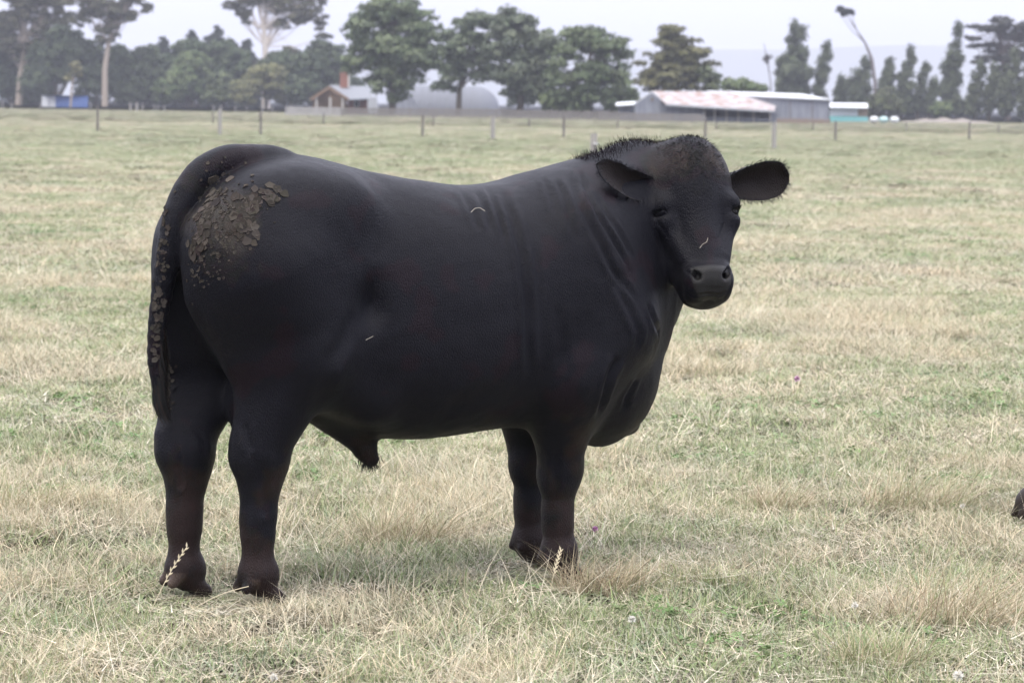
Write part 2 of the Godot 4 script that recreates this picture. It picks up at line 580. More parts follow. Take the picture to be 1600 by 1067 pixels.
	# ---- big trees round the house and barns
	var big := {"leaf": Color(0.09, 0.125, 0.068), "second": Color(0.17, 0.205, 0.115), "size": 0.38, "fill": 1.25, "flat": 0.6, "clump": 1.0, "wind": Vector3(0.5, 0.15, 0), "limbs": 0.16, "group": "big trees round the farm buildings"}
	tree("shade_tree", "tallest shade tree leaning over the grey roof beside the chimney", 395, [[610, 18, 46, 24], [575, 45, 36, 26], [645, 40, 36, 28], [600, 80, 46, 30], [565, 95, 26, 20], [640, 85, 36, 26], [605, 125, 34, 22], [608, 150, 22, 14], [660, 60, 24, 22], [560, 70, 20, 16], [585, 20, 26, 14], [672, 95, 20, 22], [545, 100, 18, 18], [630, 118, 24, 18]], [[612, 178, 0.5], [614, 130, 0.42], [620, 80, 0.3], [620, 30, 0.12]], big)
	tree("shade_tree", "spreading shade tree with a bare trunk in front of the round roofed barn", 385, [[735, 50, 34, 24], [705, 70, 26, 24], [760, 80, 26, 22], [720, 100, 32, 22], [700, 120, 20, 14], [760, 110, 24, 20], [745, 28, 28, 14], [690, 92, 22, 22], [775, 60, 22, 20], [690, 135, 16, 8]], [[716, 178, 0.38], [718, 140, 0.3], [728, 95, 0.2], [738, 50, 0.1]], big.merged({"leaf": Color(0.085, 0.115, 0.07), "second": Color(0.155, 0.185, 0.12), "fill": 1.1}, true))
	tree("shade_tree", "wide grey green shade tree right of the round roofed barn", 380, [[805, 45, 36, 22], [785, 75, 32, 26], [835, 70, 34, 28], [800, 110, 34, 26], [845, 105, 28, 26], [820, 140, 34, 24], [790, 28, 26, 14], [862, 80, 18, 22], [850, 140, 24, 24], [795, 150, 16, 14]], [[812, 180, 0.45], [815, 130, 0.35], [812, 80, 0.2]], big.merged({"leaf": Color(0.09, 0.115, 0.075), "second": Color(0.165, 0.19, 0.13)}, true))
	tree("shade_tree", "flat sided dark green shade tree left of the gabled shed", 372, [[915, 60, 38, 22], [890, 85, 26, 22], [950, 85, 32, 24], [925, 115, 38, 24], [955, 125, 26, 26], [880, 130, 24, 28], [905, 152, 28, 20], [962, 68, 20, 12], [895, 55, 24, 14], [945, 150, 22, 18], [868, 105, 16, 16]], [[922, 182, 0.42], [922, 150, 0.34], [920, 100, 0.2], [925, 65, 0.1]], big.merged({"leaf": Color(0.075, 0.105, 0.052)}, true))
	tree("bushy_tree", "low bushes at the foot of the shade trees behind the paling fence", 375, [[868, 160, 26, 16], [895, 165, 20, 12], [958, 158, 18, 18], [985, 155, 16, 20]], [[880, 182, 0.15], [880, 160, 0.1]], bush.merged({"category": "bush"}, true))
	tree("cypress_tree", "rounded yellow green cypress rising behind the gabled shed", 400, [[1048, 46, 16, 7], [1050, 75, 36, 20], [1030, 100, 34, 22], [1075, 95, 34, 24], [1045, 125, 46, 22], [1090, 125, 28, 22], [1010, 125, 20, 18], [1040, 52, 14, 8], [1060, 60, 28, 10]], [[1050, 180, 0.5], [1050, 110, 0.35], [1048, 55, 0.1]], big.merged({"leaf": Color(0.075, 0.08, 0.035), "second": Color(0.165, 0.16, 0.075), "flat": 0.45, "fill": 1.1}, true))
	tree("bushy_tree", "dark bush against the flank of the yellow green cypress", 398, [[1113, 130, 16, 20], [1100, 115, 12, 14]], [[1112, 178, 0.2], [1112, 135, 0.1]], bush.merged({"leaf": Color(0.045, 0.062, 0.034)}, true))
	tree("bushy_tree", "low olive bush showing over the roof of the grey shed", 420, [[1150, 134, 24, 10], [1180, 138, 20, 8], [1165, 128, 12, 7]], [[1160, 178, 0.2], [1160, 140, 0.1]], bush)
	# ---- bare and half bare trees
	tree("bare_tree", "thin leafless tree left of the first tall poplar", 540, [[1199, 90, 4, 10]], [[1206, 180, 0.12], [1205, 130, 0.1], [1200, 100, 0.07], [1194, 68, 0.03]], {"leaf": Color(0.07, 0.06, 0.055), "size": 0.2, "fill": 0.2, "limbs": 0.9, "bark": Color(0.13, 0.11, 0.11)})
	tree("dead_tree", "leaning dead tree with one dark tuft left at its tip", 520, [[1322, 18, 13, 6], [1314, 16, 6, 5]], [[1369, 182, 0.34], [1368, 130, 0.28], [1363, 92, 0.25], [1352, 66, 0.18], [1340, 48, 0.09], [1324, 22, 0.05]], {"leaf": Color(0.03, 0.035, 0.032), "size": 0.3, "fill": 1.6, "bark": Color(0.19, 0.165, 0.165), "limbs": 0.2, "clump": 0.5})
	# ---- poplars on the right
	poplar(1238, 176, 34, 24, 6, 560, "tallest broad poplar rising behind the end of the grey shed")
	poplar(1220, 176, 92, 9, 0, 562, "short narrow poplar tucked against the tallest one")
	poplar(1279, 178, 66, 11, 14, 560, "narrow poplar just above the corner of the grey shed")
	poplar(1340, 180, 92, 18, 14, 560, "stout poplar left of the leaning dead tree", Color(0.065, 0.085, 0.045))
	poplar(1312, 180, 120, 13, 4, 565, "small poplar above the white and turquoise building")
	poplar(1380, 180, 92, 14, 12, 555, "poplar just right of the leaning dead tree")
	poplar(1410, 184, 78, 13, 14, 555, "poplar rising behind the round bush")
	poplar(1434, 184, 98, 10, 14, 555, "slim poplar right of the one behind the round bush")
	poplar(1452, 184, 124, 8, 8, 555, "smallest slim poplar above the low round bush")
	poplar(1481, 186, 42, 17, 18, 540, "tall poplar bent by the wind beside the dark macrocarpa")
	poplar(1524, 187, 96, 12, 10, 530, "poplar in front of the dark macrocarpa, nearer its bent neighbour", Color(0.085, 0.10, 0.055))
	poplar(1546, 187, 104, 11, 10, 530, "poplar standing in front of the middle of the macrocarpa", Color(0.085, 0.10, 0.055))
	poplar(1572, 188, 84, 15, 16, 525, "leafy poplar at the far edge of the macrocarpa", Color(0.09, 0.105, 0.06))
	poplar(1600, 188, 90, 14, 12, 525, "last poplar of the row past the macrocarpa", Color(0.09, 0.105, 0.06))
	tree("cypress_tree", "dark layered macrocarpa towering over the poplars", 560, [[1555, 42, 42, 9], [1590, 55, 30, 12], [1540, 70, 26, 10], [1575, 85, 34, 14], [1612, 80, 26, 20], [1535, 92, 20, 10], [1580, 115, 26, 18], [1520, 60, 12, 5], [1560, 30, 24, 5], [1600, 40, 24, 10]], [[1575, 186, 0.6], [1572, 120, 0.5], [1565, 80, 0.35], [1560, 45, 0.15]], {"leaf": Color(0.04, 0.043, 0.04), "second": Color(0.07, 0.07, 0.055), "size": 0.36, "fill": 0.8, "flat": 0.4, "limbs": 0.5, "clump": 1.0, "bark": Color(0.14, 0.11, 0.10)})
	tree("bushy_tree", "round olive bush between the turquoise building and the poplars", 500, [[1382, 160, 24, 20], [1365, 170, 14, 14], [1402, 168, 14, 14], [1385, 145, 14, 10]], [[1383, 185, 0.2], [1383, 160, 0.1]], bush.merged({"leaf": Color(0.085, 0.09, 0.06), "category": "bush"}, true))
	tree("bushy_tree", "low round green bush at the foot of the poplars", 495, [[1472, 172, 20, 11], [1472, 164, 12, 7]], [[1472, 186, 0.15], [1472, 175, 0.1]], bush.merged({"category": "bush"}, true))
	tree("hedge_bush", "dark low growth under the small poplars", 570, [[1425, 165, 26, 14], [1455, 168, 18, 12], [1505, 168, 22, 12]], [[1440, 184, 0.15], [1440, 170, 0.1]], bush.merged({"leaf": Color(0.05, 0.062, 0.036), "category": "bush"}, true))
	tree("cabbage_palm", "small cabbage tree with a pale trunk in front of the container", 508, [[117, 106, 9, 9], [106, 120, 8, 7], [122, 115, 6, 6]], [[109, 167, 0.2], [111, 140, 0.16], [114, 118, 0.13], [117, 108, 0.08]], {"leaf": Color(0.16, 0.16, 0.085), "second": Color(0.22, 0.21, 0.12), "size": 0.3, "clump": 0.5, "fill": 1.0, "bark": Color(0.35, 0.30, 0.25)})

# ------------------------------------------------------------ hills
func build_hills() -> void:
	var v := PackedVector3Array()
	var idx := PackedInt32Array()
	var prof := FastNoiseLite.new()
	prof.seed = 12
	prof.frequency = 0.0009
	prof.fractal_octaves = 4
	var n := 160
	for i in n:
		var x := lerpf(-6000, 6000, i / (n - 1.0))
		var h := 112.0 + smoothstep(300, 1500, x) * 18.0 + prof.get_noise_1d(x) * 14.0 - 60.0 * smoothstep(150, -350, x)
		var z := -6000.0
		v.append(Vector3(x, -1, z + 500))
		v.append(Vector3(x, h * 0.55, z + 240 + prof.get_noise_1d(x * 3.0) * 60.0))
		v.append(Vector3(x, h, z))
		v.append(Vector3(x, -1, z - 500))
	for i in n - 1:
		for k in 3:
			var a := i * 4 + k
			idx.append_array([a, a + 1, a + 4, a + 1, a + 5, a + 4])
	var m := mat(lin(0.20, 0.215, 0.21), 0.95, 0.2)
	m.resource_name = "far_hillside"
	structure(obj("hills", tri_mesh(v, idx, smooth_normals(v, idx)), m))

# ------------------------------------------------------------ buildings
func build_farm() -> void:
	var grain := noise_tex(0.02, 256, false, 1.0, 31, 4)
	var steel := mat(lin(0.33, 0.35, 0.40), 0.55, 0.5)
	steel.resource_name = "weathered_steel"
	steel.albedo_texture = ramp_tex(0.03, 41, 4, [0.0, 1.0], [Color(0.82, 0.82, 0.84), Color(1, 1, 1)], 256)
	steel.uv1_triplanar = true
	steel.uv1_scale = Vector3(0.35, 0.05, 0.35)
	var pale := mat(lin(0.46, 0.48, 0.52), 0.6, 0.4)
	pale.resource_name = "pale_sheet_steel"
	var white := mat(lin(0.66, 0.68, 0.71), 0.6, 0.4)
	white.resource_name = "white_paint"
	var rusty := mat(Color.WHITE, 0.7, 0.4)
	rusty.resource_name = "rusty_roofing"
	rusty.albedo_texture = ramp_tex(0.012, 23, 4, [0.0, 0.38, 0.52, 0.66, 1.0], [lin(0.42, 0.43, 0.46), lin(0.40, 0.40, 0.42), lin(0.36, 0.30, 0.28), lin(0.30, 0.20, 0.17), lin(0.25, 0.15, 0.125)], 512)
	rusty.uv1_triplanar = true
	rusty.uv1_scale = Vector3(0.11, 0.11, 0.11)
	var timber := mat(lin(0.24, 0.21, 0.19), 0.9, 0.3)
	timber.resource_name = "grey_timber"
	var post_pale := mat(lin(0.52, 0.50, 0.47), 0.9, 0.3)
	post_pale.resource_name = "silvered_timber"
	var glass := mat(lin(0.03, 0.035, 0.04), 0.1, 0.5)
	glass.resource_name = "window_glass"

	# ---- shed with gable and open bays
	var s := thing("gabled_shed", "low grey shed with gable end, rusty roof and open dark bays", "shed", ground_under(1080, 331))
	part("gable_wall", [[992, 190], [992, 161], [1019, 143.5], [1042, 162], [1042, 191]], 329, 0.15, steel, s)
	part("front_wall", [[1042.2, 191], [1042.2, 162.5], [1100, 166], [1100, 191]], 328, 0.15, steel, s)
	part("back_wall", [[1098, 190], [1098, 160], [1212, 160], [1212, 191]], 345.5, 0.15, steel, s)
	part("inner_wall", [[1100, 191], [1100, 166], [1101, 166], [1101, 191]], 328.2, 17.0, steel, s)
	part("end_wall", [[1205, 191], [1205, 173], [1209, 173], [1209, 191]], 328.5, 17.0, steel, s)
	var roof := obj("roof", slab(px_points([[1017, 142, 334], [1141, 143.5, 336], [1211, 172.5, 326], [1041, 162, 326]], 330, s.position), Vector3(0, -0.1, 0)), rusty, s)
	obj("rear_roof", slab(px_points([[1017, 142, 334], [1141, 143.5, 336], [1211, 163, 346.5], [1035, 158, 346.5]], 330, s.position), Vector3(0, -0.1, 0)), rusty, s)
	obj("hip_roof", slab(px_points([[1141, 143.5, 336], [1211, 172.5, 326], [1213, 163, 346.5]], 330, s.position), Vector3(0, -0.1, 0)), rusty, s)
	obj("eave_strip", slab(px_points([[1041, 162.5, 325.9], [1211, 173, 325.9], [1211, 175.5, 325.9], [1041, 165, 325.9]], 326, s.position), Vector3(0, 0, 0.06)), pale, roof)
	part("barge_board", [[990, 162], [1019, 142], [1019, 144], [990, 164]], 328.6, 0.12, white, s)
	part("barge_board", [[1019, 142], [1043, 162], [1043, 164], [1019, 144]], 328.6, 0.12, white, s)
	part("louvre", [[1017, 152], [1017, 158], [1022, 158], [1022, 152]], 328.8, 0.08, timber, s)
	for x in [1101.5, 1117, 1135.5, 1154, 1178, 1204]:
		part("bay_post", [[x - 1.4, 191], [x - 1.4, 167 + (x - 1100) * 0.055], [x + 1.4, 167 + (x - 1100) * 0.055], [x + 1.4, 191]], 327.8, 0.2, post_pale, s)
	part("low_wall", [[1100, 191], [1100, 183], [1205, 184.5], [1205, 191]], 328.3, 0.1, steel, s)
	part("lean_to_wall", [[967, 190], [967, 164], [991, 163], [991, 190]], 332, 0.15, steel, s)
	obj("lean_to_roof", slab(px_points([[963, 160, 335], [994, 158, 335], [992, 162.5, 330], [962, 164.5, 330]], 330, s.position), Vector3(0, -0.1, 0)), white, s)

	# ---- big plain shed
	var g := thing("grey_shed", "large plain grey steel shed with a white roof edge behind the rusty roof", "shed", ground_under(1220, 345))
	part("wall", [[1130, 191], [1130, 147.2], [1297, 155], [1297, 190]], 342, 0.15, steel, g)
	obj("side_wall", slab(px_points([[1297, 190, 342], [1297, 155, 342], [1293, 154, 356], [1293, 189, 356]], 342, g.position), Vector3(-0.12, 0, 0)), steel, g)
	obj("roof", slab(px_points([[1104, 141.5, 352], [1254, 146.5, 352], [1299, 155, 341.6], [1128, 147, 341.6]], 345, g.position), Vector3(0, -0.12, 0)), white, g)
	for x in [1165.0, 1200.0, 1235.0, 1270.0]:
		part("sheet_lap", [[x - 0.5, 190], [x - 0.5, 149.5 + (x - 1130) * 0.045], [x + 0.5, 149.5 + (x - 1130) * 0.045], [x + 0.5, 190]], 341.9, 0.05, timber, g)

	# ---- white and turquoise building
	var teal := mat(lin(0.24, 0.58, 0.58), 0.5, 0.5)
	teal.resource_name = "turquoise_paint"
	var w := thing("white_building", "small white building with a turquoise base beyond the grey shed", "building", ground_under(1326, 370))
	part("wall", [[1296, 181], [1296, 167], [1341, 167], [1341, 181]], 370, 3.0, white, w)
	part("base_course", [[1296, 190], [1296, 181.5], [1357, 182.5], [1357, 190]], 369.6, 0.5, teal, w)
	obj("roof", slab(px_points([[1294, 160.5, 375], [1356, 161, 375], [1357, 168, 369], [1294, 167, 369]], 370, w.position), Vector3(0, -0.1, 0)), white, w)
	part("end_wall", [[1341, 184], [1341, 168], [1356, 168.5], [1356, 184]], 370.2, 3.0, mat(lin(0.33, 0.25, 0.20), 0.9), w)

	# ---- wrapped bales
	var wrap := mat(lin(0.72, 0.75, 0.75), 0.4, 0.5)
	wrap.resource_name = "bale_wrap"
	var wrap2 := mat(lin(0.50, 0.70, 0.68), 0.4, 0.5)
	wrap2.resource_name = "pale_green_wrap"
	for b in [[1367.0, 187.0, "flat pale wrapped bale lying nearest the turquoise base"], [1382.0, 187.0, "pale green wrapped bale between two white ones"], [1399.0, 188.0, "white wrapped bale standing farthest from the turquoise building"]]:
		var at := ground_under(b[0], 360)
		var o := thing("wrapped_bale", b[2], "bale", at, 0.0, "wrapped bales by the turquoise building")
		var c := CapsuleMesh.new()
		c.radius = 0.38
		c.height = 1.05
		c.radial_segments = 20
		c.rings = 6
		var body := obj("wrapped_body", c, wrap2 if b[0] == 1382.0 else wrap, o, Vector3(0, 0.36, 0))
		body.rotation = Vector3(0, 0.3, PI / 2)

	# ---- earth bank
	var bank := SurfaceTool.new()
	bank.begin(Mesh.PRIMITIVE_TRIANGLES)
	var e0 := ground_under(1405, 400)
	var e1 := ground_under(1560, 400)
	for i in 40:
		var t0 := i / 40.0
		var t1 := (i + 1) / 40.0
		var a := e0.lerp(e1, t0)
		var b := e0.lerp(e1, t1)
		var h0 := 0.5 * sin(PI * clampf(t0 * 1.02, 0.0, 1.0)) * (1.0 + 0.25 * sin(t0 * 31.0)) + 0.02
		var h1 := 0.5 * sin(PI * clampf(t1 * 1.02, 0.0, 1.0)) * (1.0 + 0.25 * sin(t1 * 31.0)) + 0.02
		var f := Vector3(0, 0, 2.0)
		var up0 := Vector3(0, h0, 0)
		var up1 := Vector3(0, h1, 0)
		for p in [a + f, a + up0, b + f, b + f, a + up0, b + up1, a + up0, a - f, b + up1, b + up1, a - f, b - f]:
			bank.add_vertex(p)
	bank.generate_normals()
	var earth := mat(lin(0.27, 0.24, 0.215), 0.95, 0.2)
	earth.resource_name = "bare_earth"
	structure(obj("earth_bank", bank.commit(), earth))

	# ---- house
	var brown := mat(lin(0.25, 0.175, 0.125), 0.85, 0.3)
	brown.resource_name = "brown_boards"
	var slate := mat(lin(0.22, 0.23, 0.255), 0.75, 0.35)
	slate.resource_name = "grey_roofing"
	var brick := mat(lin(0.28, 0.14, 0.11), 0.9, 0.3)
	brick.resource_name = "red_brick"
	var h := thing("farmhouse", "brown farmhouse with open gable, grey roof and red brick chimney", "house", ground_under(535, 420))
	part("gable_wall", [[488, 178], [488, 154], [514, 138], [542, 156], [542, 178]], 421, 0.2, brown, h)
	obj("porch_roof", slab(px_points([[484, 155, 417.2], [513.5, 135.2, 417.2], [515, 135.4, 424], [487, 155, 424]], 420, h.position), Vector3(0, -0.12, 0)), slate, h)
	part("barge_board", [[483, 154], [513.5, 134], [513.5, 139.5], [486, 157.5]], 417, 0.35, brown, h)
	part("barge_board", [[513.5, 134], [546, 154], [544, 158], [513.5, 139.5]], 417, 0.35, brown, h)
	part("gable_panel", [[513.5, 139.5], [534, 152.5], [517, 155], [514, 150]], 417.5, 0.2, brown, h)
	for x in [494.0, 515.5, 535.0]:
		part("porch_post", [[x - 1.8, 178], [x - 1.8, 152], [x + 1.8, 152], [x + 1.8, 178]], 417.2, 0.3, post_pale, h)
	part("side_wall", [[543, 178], [543, 153], [580, 152], [580, 178]], 420, 0.2, brick, h)
	var win := part("window", [[553, 167], [553, 156], [561, 156], [561, 167]], 419.8, 0.1, post_pale, h)
	obj("pane", slab(px_points([[554, 166.5, 419.6], [554, 156.8, 419.6], [560, 156.8, 419.6], [560, 166.5, 419.6]], 419.6, h.position), Vector3(0, 0, 0.05)), glass, win)
	obj("roof", slab(px_points([[514, 132.5, 424], [576, 135, 426], [584, 153, 418.5], [545, 155, 416.8]], 420, h.position), Vector3(0, -0.15, 0)), slate, h)
	var ch := part("chimney", [[531, 137], [531, 112.5], [543, 112.5], [543, 137]], 423, 1.0, brick, h)
	obj("flue_face", slab(px_points([[543.05, 137, 422.9], [543.05, 112, 422.9], [545.5, 112, 422.9], [545.5, 137, 422.9]], 423, h.position), Vector3(0, 0, -1.0)), post_pale, ch)
	part("white_annexe", [[574, 178], [574, 153.5], [588, 151], [591, 178]], 416, 2.0, pale, h)

	# ---- round roofed barn
	var bn := thing("round_roofed_barn", "long grey barn with an arched roof behind the shade trees", "barn", ground_under(710, 440))
	var arch := SurfaceTool.new()
	arch.begin(Mesh.PRIMITIVE_TRIANGLES)
	var c0 := at_depth(640, 166, 440) - bn.position
	c0.y = 0.0
	var len := (783 - 640) * 440.0 / FOCAL
	var rad := (166 - 133) * 440.0 / FOCAL + 1.0
	var nl := 24
	var na := 16
	for i in nl:
		for j in na:
			var q := []
			for k in [[0, 0], [1, 0], [0, 1], [1, 1]]:
				var t: float = (i + k[0]) / float(nl)
				var a: float = PI * (j + k[1]) / float(na)
				var rr := rad * (1.0 if t < 0.72 else sqrt(maxf(1.0 - pow((t - 0.72) / 0.28, 2.0), 0.001)))
				q.append(c0 + Vector3(t * len, sin(a) * rr, cos(a) * rr * 1.15))
			for p in [q[0], q[1], q[2], q[1], q[3], q[2]]:
				arch.add_vertex(p)
	arch.generate_normals()
	var iron := mat(lin(0.19, 0.20, 0.23), 0.75, 0.35)
	iron.resource_name = "dull_curved_iron"
	obj("roof", arch.commit(), iron, bn)
	part("gable_end", [[614, 178], [614, 165], [622, 150], [631, 140], [642, 148], [654, 167], [654, 178]], 432, 0.3, steel, bn)
	for i in 7:
		var x := 660.0 + i * 13.0
		var rib := SurfaceTool.new()
		rib.begin(Mesh.PRIMITIVE_TRIANGLES)
		var xx := (x - 640.0) * 440.0 / FOCAL
		for j in 16:
			var a0 := PI * 0.5 * j / 16.0
			var a1 := PI * 0.5 * (j + 1) / 16.0
			tube(rib, c0 + Vector3(xx, sin(a0) * (rad + 0.02), cos(a0) * (rad + 0.02) * 1.15), 0.05, c0 + Vector3(xx, sin(a1) * (rad + 0.02), cos(a1) * (rad + 0.02) * 1.15), 0.05, 5)
		obj("roof_rib", rib.commit(), slate, bn)

	# ---- shipping container
	var blue := mat(lin(0.10, 0.17, 0.42), 0.6, 0.4)
	blue.resource_name = "blue_paint"
	var ct := thing("shipping_container", "blue shipping container with a white door end by the trees", "container", ground_under(100, 517))
	part("door_end", [[64.5, 169], [64.5, 148.8], [86, 149], [86, 169.2]], 516.8, 0.15, white, ct)
	obj("side", slab(px_points([[86.2, 169.2, 516.8], [86.2, 149, 516.8], [136, 149.8, 513], [136, 169.6, 513]], 515, ct.position), Vector3(0.05, 0, -0.15)), blue, ct)
	obj("roof", slab(px_points([[64.5, 148.6, 516.8], [86, 148.8, 516.8], [136, 149.6, 513], [116, 149.2, 518]], 515, ct.position), Vector3(0, -0.06, 0)), blue, ct)
	part("door_bar", [[75, 168], [75, 150], [75.9, 150], [75.9, 168]], 516.6, 0.1, steel, ct)
	for x in [98.0, 110.0, 123.0]:
		obj("corner_rib", slab(px_points([[x, 169.3, 515.5], [x, 149.4, 515.5], [x + 0.8, 149.4, 515.5], [x + 0.8, 169.3, 515.5]], 515, ct.position), Vector3(0, 0, -0.1)), blue, ct)

# ------------------------------------------------------------ fences
func post_mesh(height: float, r: float) -> ArrayMesh:
	var st := SurfaceTool.new()
	st.begin(Mesh.PRIMITIVE_TRIANGLES)
	tube(st, Vector3(0, -0.25, 0), r, Vector3(0, height - r * 0.4, 0), r * 0.96, 9)
	tube(st, Vector3(0, height - r * 0.4, 0), r * 0.96, Vector3(0, height, 0), r * 0.55, 9)
	tube(st, Vector3(0, height, 0), r * 0.55, Vector3(0, height + 0.002, 0), 0.002, 9)
	return st.commit()

func wire_fence(label: String, posts: Array, wires: Array, m: Material, wire_mat: Material) -> void:
	# posts: [px, py of the foot, py of the top, radius]
	var f := thing("wire_fence", label, "fence", on_ground(posts[0][0], posts[0][1]))
	var last := Vector3.ZERO
	for i in posts.size():
		var p: Array = posts[i]
		var g := on_ground(p[0], p[1])
		var height: float = (p[1] - p[2]) * -g.z / FOCAL
		var o := obj("post", post_mesh(height, p[3]), m, f, g - f.position)
		o.rotation = Vector3(rng.randf_range(-0.02, 0.02), 0, rng.randf_range(-0.025, 0.025))
		if i > 0:
			for h in wires:
				var st := SurfaceTool.new()
				st.begin(Mesh.PRIMITIVE_TRIANGLES)
				tube(st, last + Vector3(0, h, 0), 0.003, g - f.position + Vector3(0, h, 0), 0.003, 4)
				obj("wire", st.commit(), wire_mat, f)
		last = g - f.position

func build_fences() -> void:
	rng.seed = 5
	var grey := mat(lin(0.27, 0.25, 0.235), 0.9, 0.3)
	grey.resource_name = "fence_post_timber"
	grey.albedo_texture = ramp_tex(0.05, 51, 3, [0.0, 1.0], [Color(0.75, 0.75, 0.75), Color(1, 1, 1)], 128)
	grey.uv1_triplanar = true
	grey.uv1_scale = Vector3(4, 0.6, 4)
	var pale := mat(lin(0.36, 0.345, 0.325), 0.9, 0.3)
	pale.resource_name = "pale_post_timber"
	var wire := mat(lin(0.3, 0.3, 0.3), 0.4, 0.5)
	wire.metallic = 0.8
	wire.resource_name = "fence_wire"
	wire_fence("wire fence of thin grey posts crossing the paddock behind the bull", [[-40, 203, 166, 0.055], [152, 205, 167, 0.06], [407, 210, 174, 0.06], [660, 213, 180, 0.06], [881, 215, 182, 0.06], [1102, 217, 186, 0.06], [1306, 219, 189, 0.06], [1515, 218, 190, 0.06], [1700, 220, 193, 0.06]], [0.35, 0.65, 0.95], grey, wire)
	wire_fence("wire fence with stout pale strainer posts, just this side of the thin posts", [[343, 211, 170, 0.085], [770, 217, 182, 0.095], [1210, 232, 191, 0.09], [1700, 236, 196, 0.09]], [0.4, 0.9], pale, wire)
	wire_fence("distant wire fence of tiny posts at the end of the paddock", [[332, 193, 175, 0.05], [505, 194, 176, 0.05], [677, 196, 180, 0.05], [827, 199, 184, 0.05], [965, 201, 187, 0.05], [1120, 202, 190, 0.05], [1271, 204, 191, 0.05], [1417, 205, 192, 0.05], [1561, 207, 194, 0.05], [1700, 208, 195, 0.05]], [0.4, 0.8], grey, wire)
	# a single post nearer by, its foot hidden by the bull
	var at := ground_under(929, 62)
	var lone := thing("fence_post", "single stout pale post behind the bull's neck", "post", at)
	var top := at_depth(929, 208, 62)
	obj("shaft", post_mesh(top.y, 0.07), pale, lone)
	var cap := CylinderMesh.new()
	cap.top_radius = 0.05
	cap.bottom_radius = 0.068
	cap.height = 0.03
	obj("insulator", cap, wire, lone, Vector3(0.03, top.y - 0.2, 0.07))
	# tiny posts in front of the tree belt
	wire_fence("row of very small pale posts in front of the tree belt", [[3, 169, 159, 0.09], [17, 169, 161, 0.09], [62, 170, 162, 0.07], [141, 170, 162, 0.08], [203, 171.5, 160, 0.14], [213, 172, 160, 0.20], [222, 172, 163, 0.1], [240, 172, 163, 0.08], [246, 172, 163, 0.08], [256, 172.5, 164, 0.09], [333, 173, 164, 0.09], [345, 173.5, 165, 0.09], [367, 173.5, 166, 0.09], [385, 174, 166, 0.07], [409, 175, 166, 0.09], [425, 175, 167, 0.08]], [0.8], pale, wire)
	# ---- board fence round the house
	var light := mat(lin(0.46, 0.45, 0.44), 0.9, 0.3)
	light.resource_name = "pale_boards"
	var dull := mat(lin(0.25, 0.235, 0.225), 0.9, 0.3)
	dull.resource_name = "grey_palings"
	paling_fence("pale close boarded fence in front of the farmhouse", 446, 532, 166.5, 167.5, 180.0, 182.5, 345, 342, 1.6, light)
	paling_fence("long grey paling fence below the round roofed barn", 533, 790, 168, 169.5, 182.5, 185.5, 341, 333, 2.3, dull)
	paling_fence("grey paling fence below the flat sided shade tree", 791, 968, 171, 174, 185.5, 189.5, 333, 326, 2.9, dull)
	paling_fence("dark yard fence in front of the gabled shed", 969, 1100, 175.5, 178, 190, 191.5, 324, 322, 3.6, dull)
	# low brown rail yard right of the bay posts
	paling_fence("low brown rail along the foot of the large grey shed", 1215, 1297, 184.5, 185.5, 191.5, 192, 322, 320, 2.4, mat(lin(0.30, 0.24, 0.20), 0.9))

func paling_fence(label: String, x0: float, x1: float, top0: float, top1: float, foot0: float, foot1: float, d0: float, d1: float, pitch: float, m: Material) -> void:
	var f := thing("board_fence", label, "fence", ground_under(x0, d0))
	var st := SurfaceTool.new()
	st.begin(Mesh.PRIMITIVE_TRIANGLES)
	var box := BoxMesh.new()
	var n := int((x1 - x0) / pitch)
	var rail_a := Vector3.ZERO
	var rail_b := Vector3.ZERO
	for i in n + 1:
		var t := i / float(n)
		var d := lerpf(d0, d1, t)
		var top := at_depth(lerpf(x0, x1, t), lerpf(top0, top1, t), d)
		var hgt := top.y * rng.randf_range(0.93, 1.03)
		top.y = 0.0
		var wd := pitch * d / FOCAL * rng.randf_range(0.55, 0.97)
		var xf := Transform3D(Basis.from_scale(Vector3(wd, hgt, 0.03)), top - f.position + Vector3(0, hgt * 0.5, 0))
		st.append_from(box, 0, xf)
		if i == 0:
			rail_a = top - f.position + Vector3(0, hgt, -0.07)
		rail_b = top - f.position + Vector3(0, hgt, -0.07)
	var o := obj("palings", st.commit(), m, f)
	o.set_meta("kind", "stuff")
	for k in [0.3, 0.75]:
		var rail := slab([rail_a * Vector3(1, k, 1), rail_b * Vector3(1, k, 1), rail_b * Vector3(1, k, 1) + Vector3(0, 0.1, 0), rail_a * Vector3(1, k, 1) + Vector3(0, 0.1, 0)], Vector3(0, 0, -0.05))
		obj("rail", rail, m, f)

# ============================================================ small things in the grass and on the hide
func tussock(label: String, px: float, py: float, size: float, lean_x: float, green: float) -> void:
	rng.seed = hash(label)
	var st := SurfaceTool.new()
	st.begin(Mesh.PRIMITIVE_TRIANGLES)
	for i in 480:
		var a := rng.randf() * TAU
		var r := sqrt(rng.randf()) * 0.13 * size
		var out := Vector3(cos(a), 0, sin(a))
		var lean := out * rng.randf_range(0.1, 1.1) + Vector3(lean_x + rng.randfn(0, 0.9), 0, rng.randfn(0, 0.8))
		var v := rng.randf_range(0.6, 1.2)
		var c := Color(0.55 * v, 0.47 * v, 0.33 * v)
		if rng.randf() < green:
			c = Color(0.29 * v, 0.33 * v, 0.16 * v)
		elif rng.randf() < 0.2:
			c = Color(0.42 * v, 0.32 * v, 0.22 * v)
		blade(st, out * r, lean, rng.randf_range(0.06, 0.17) * size, rng.randf_range(0.0009, 0.0018), rng.randf_range(0.1, 0.9), c, 4)
	st.generate_normals()
	var o := obj("grass_tussock", st.commit(), grass_material(), null, on_ground(px, py))
	tag(o, label, "tussock")

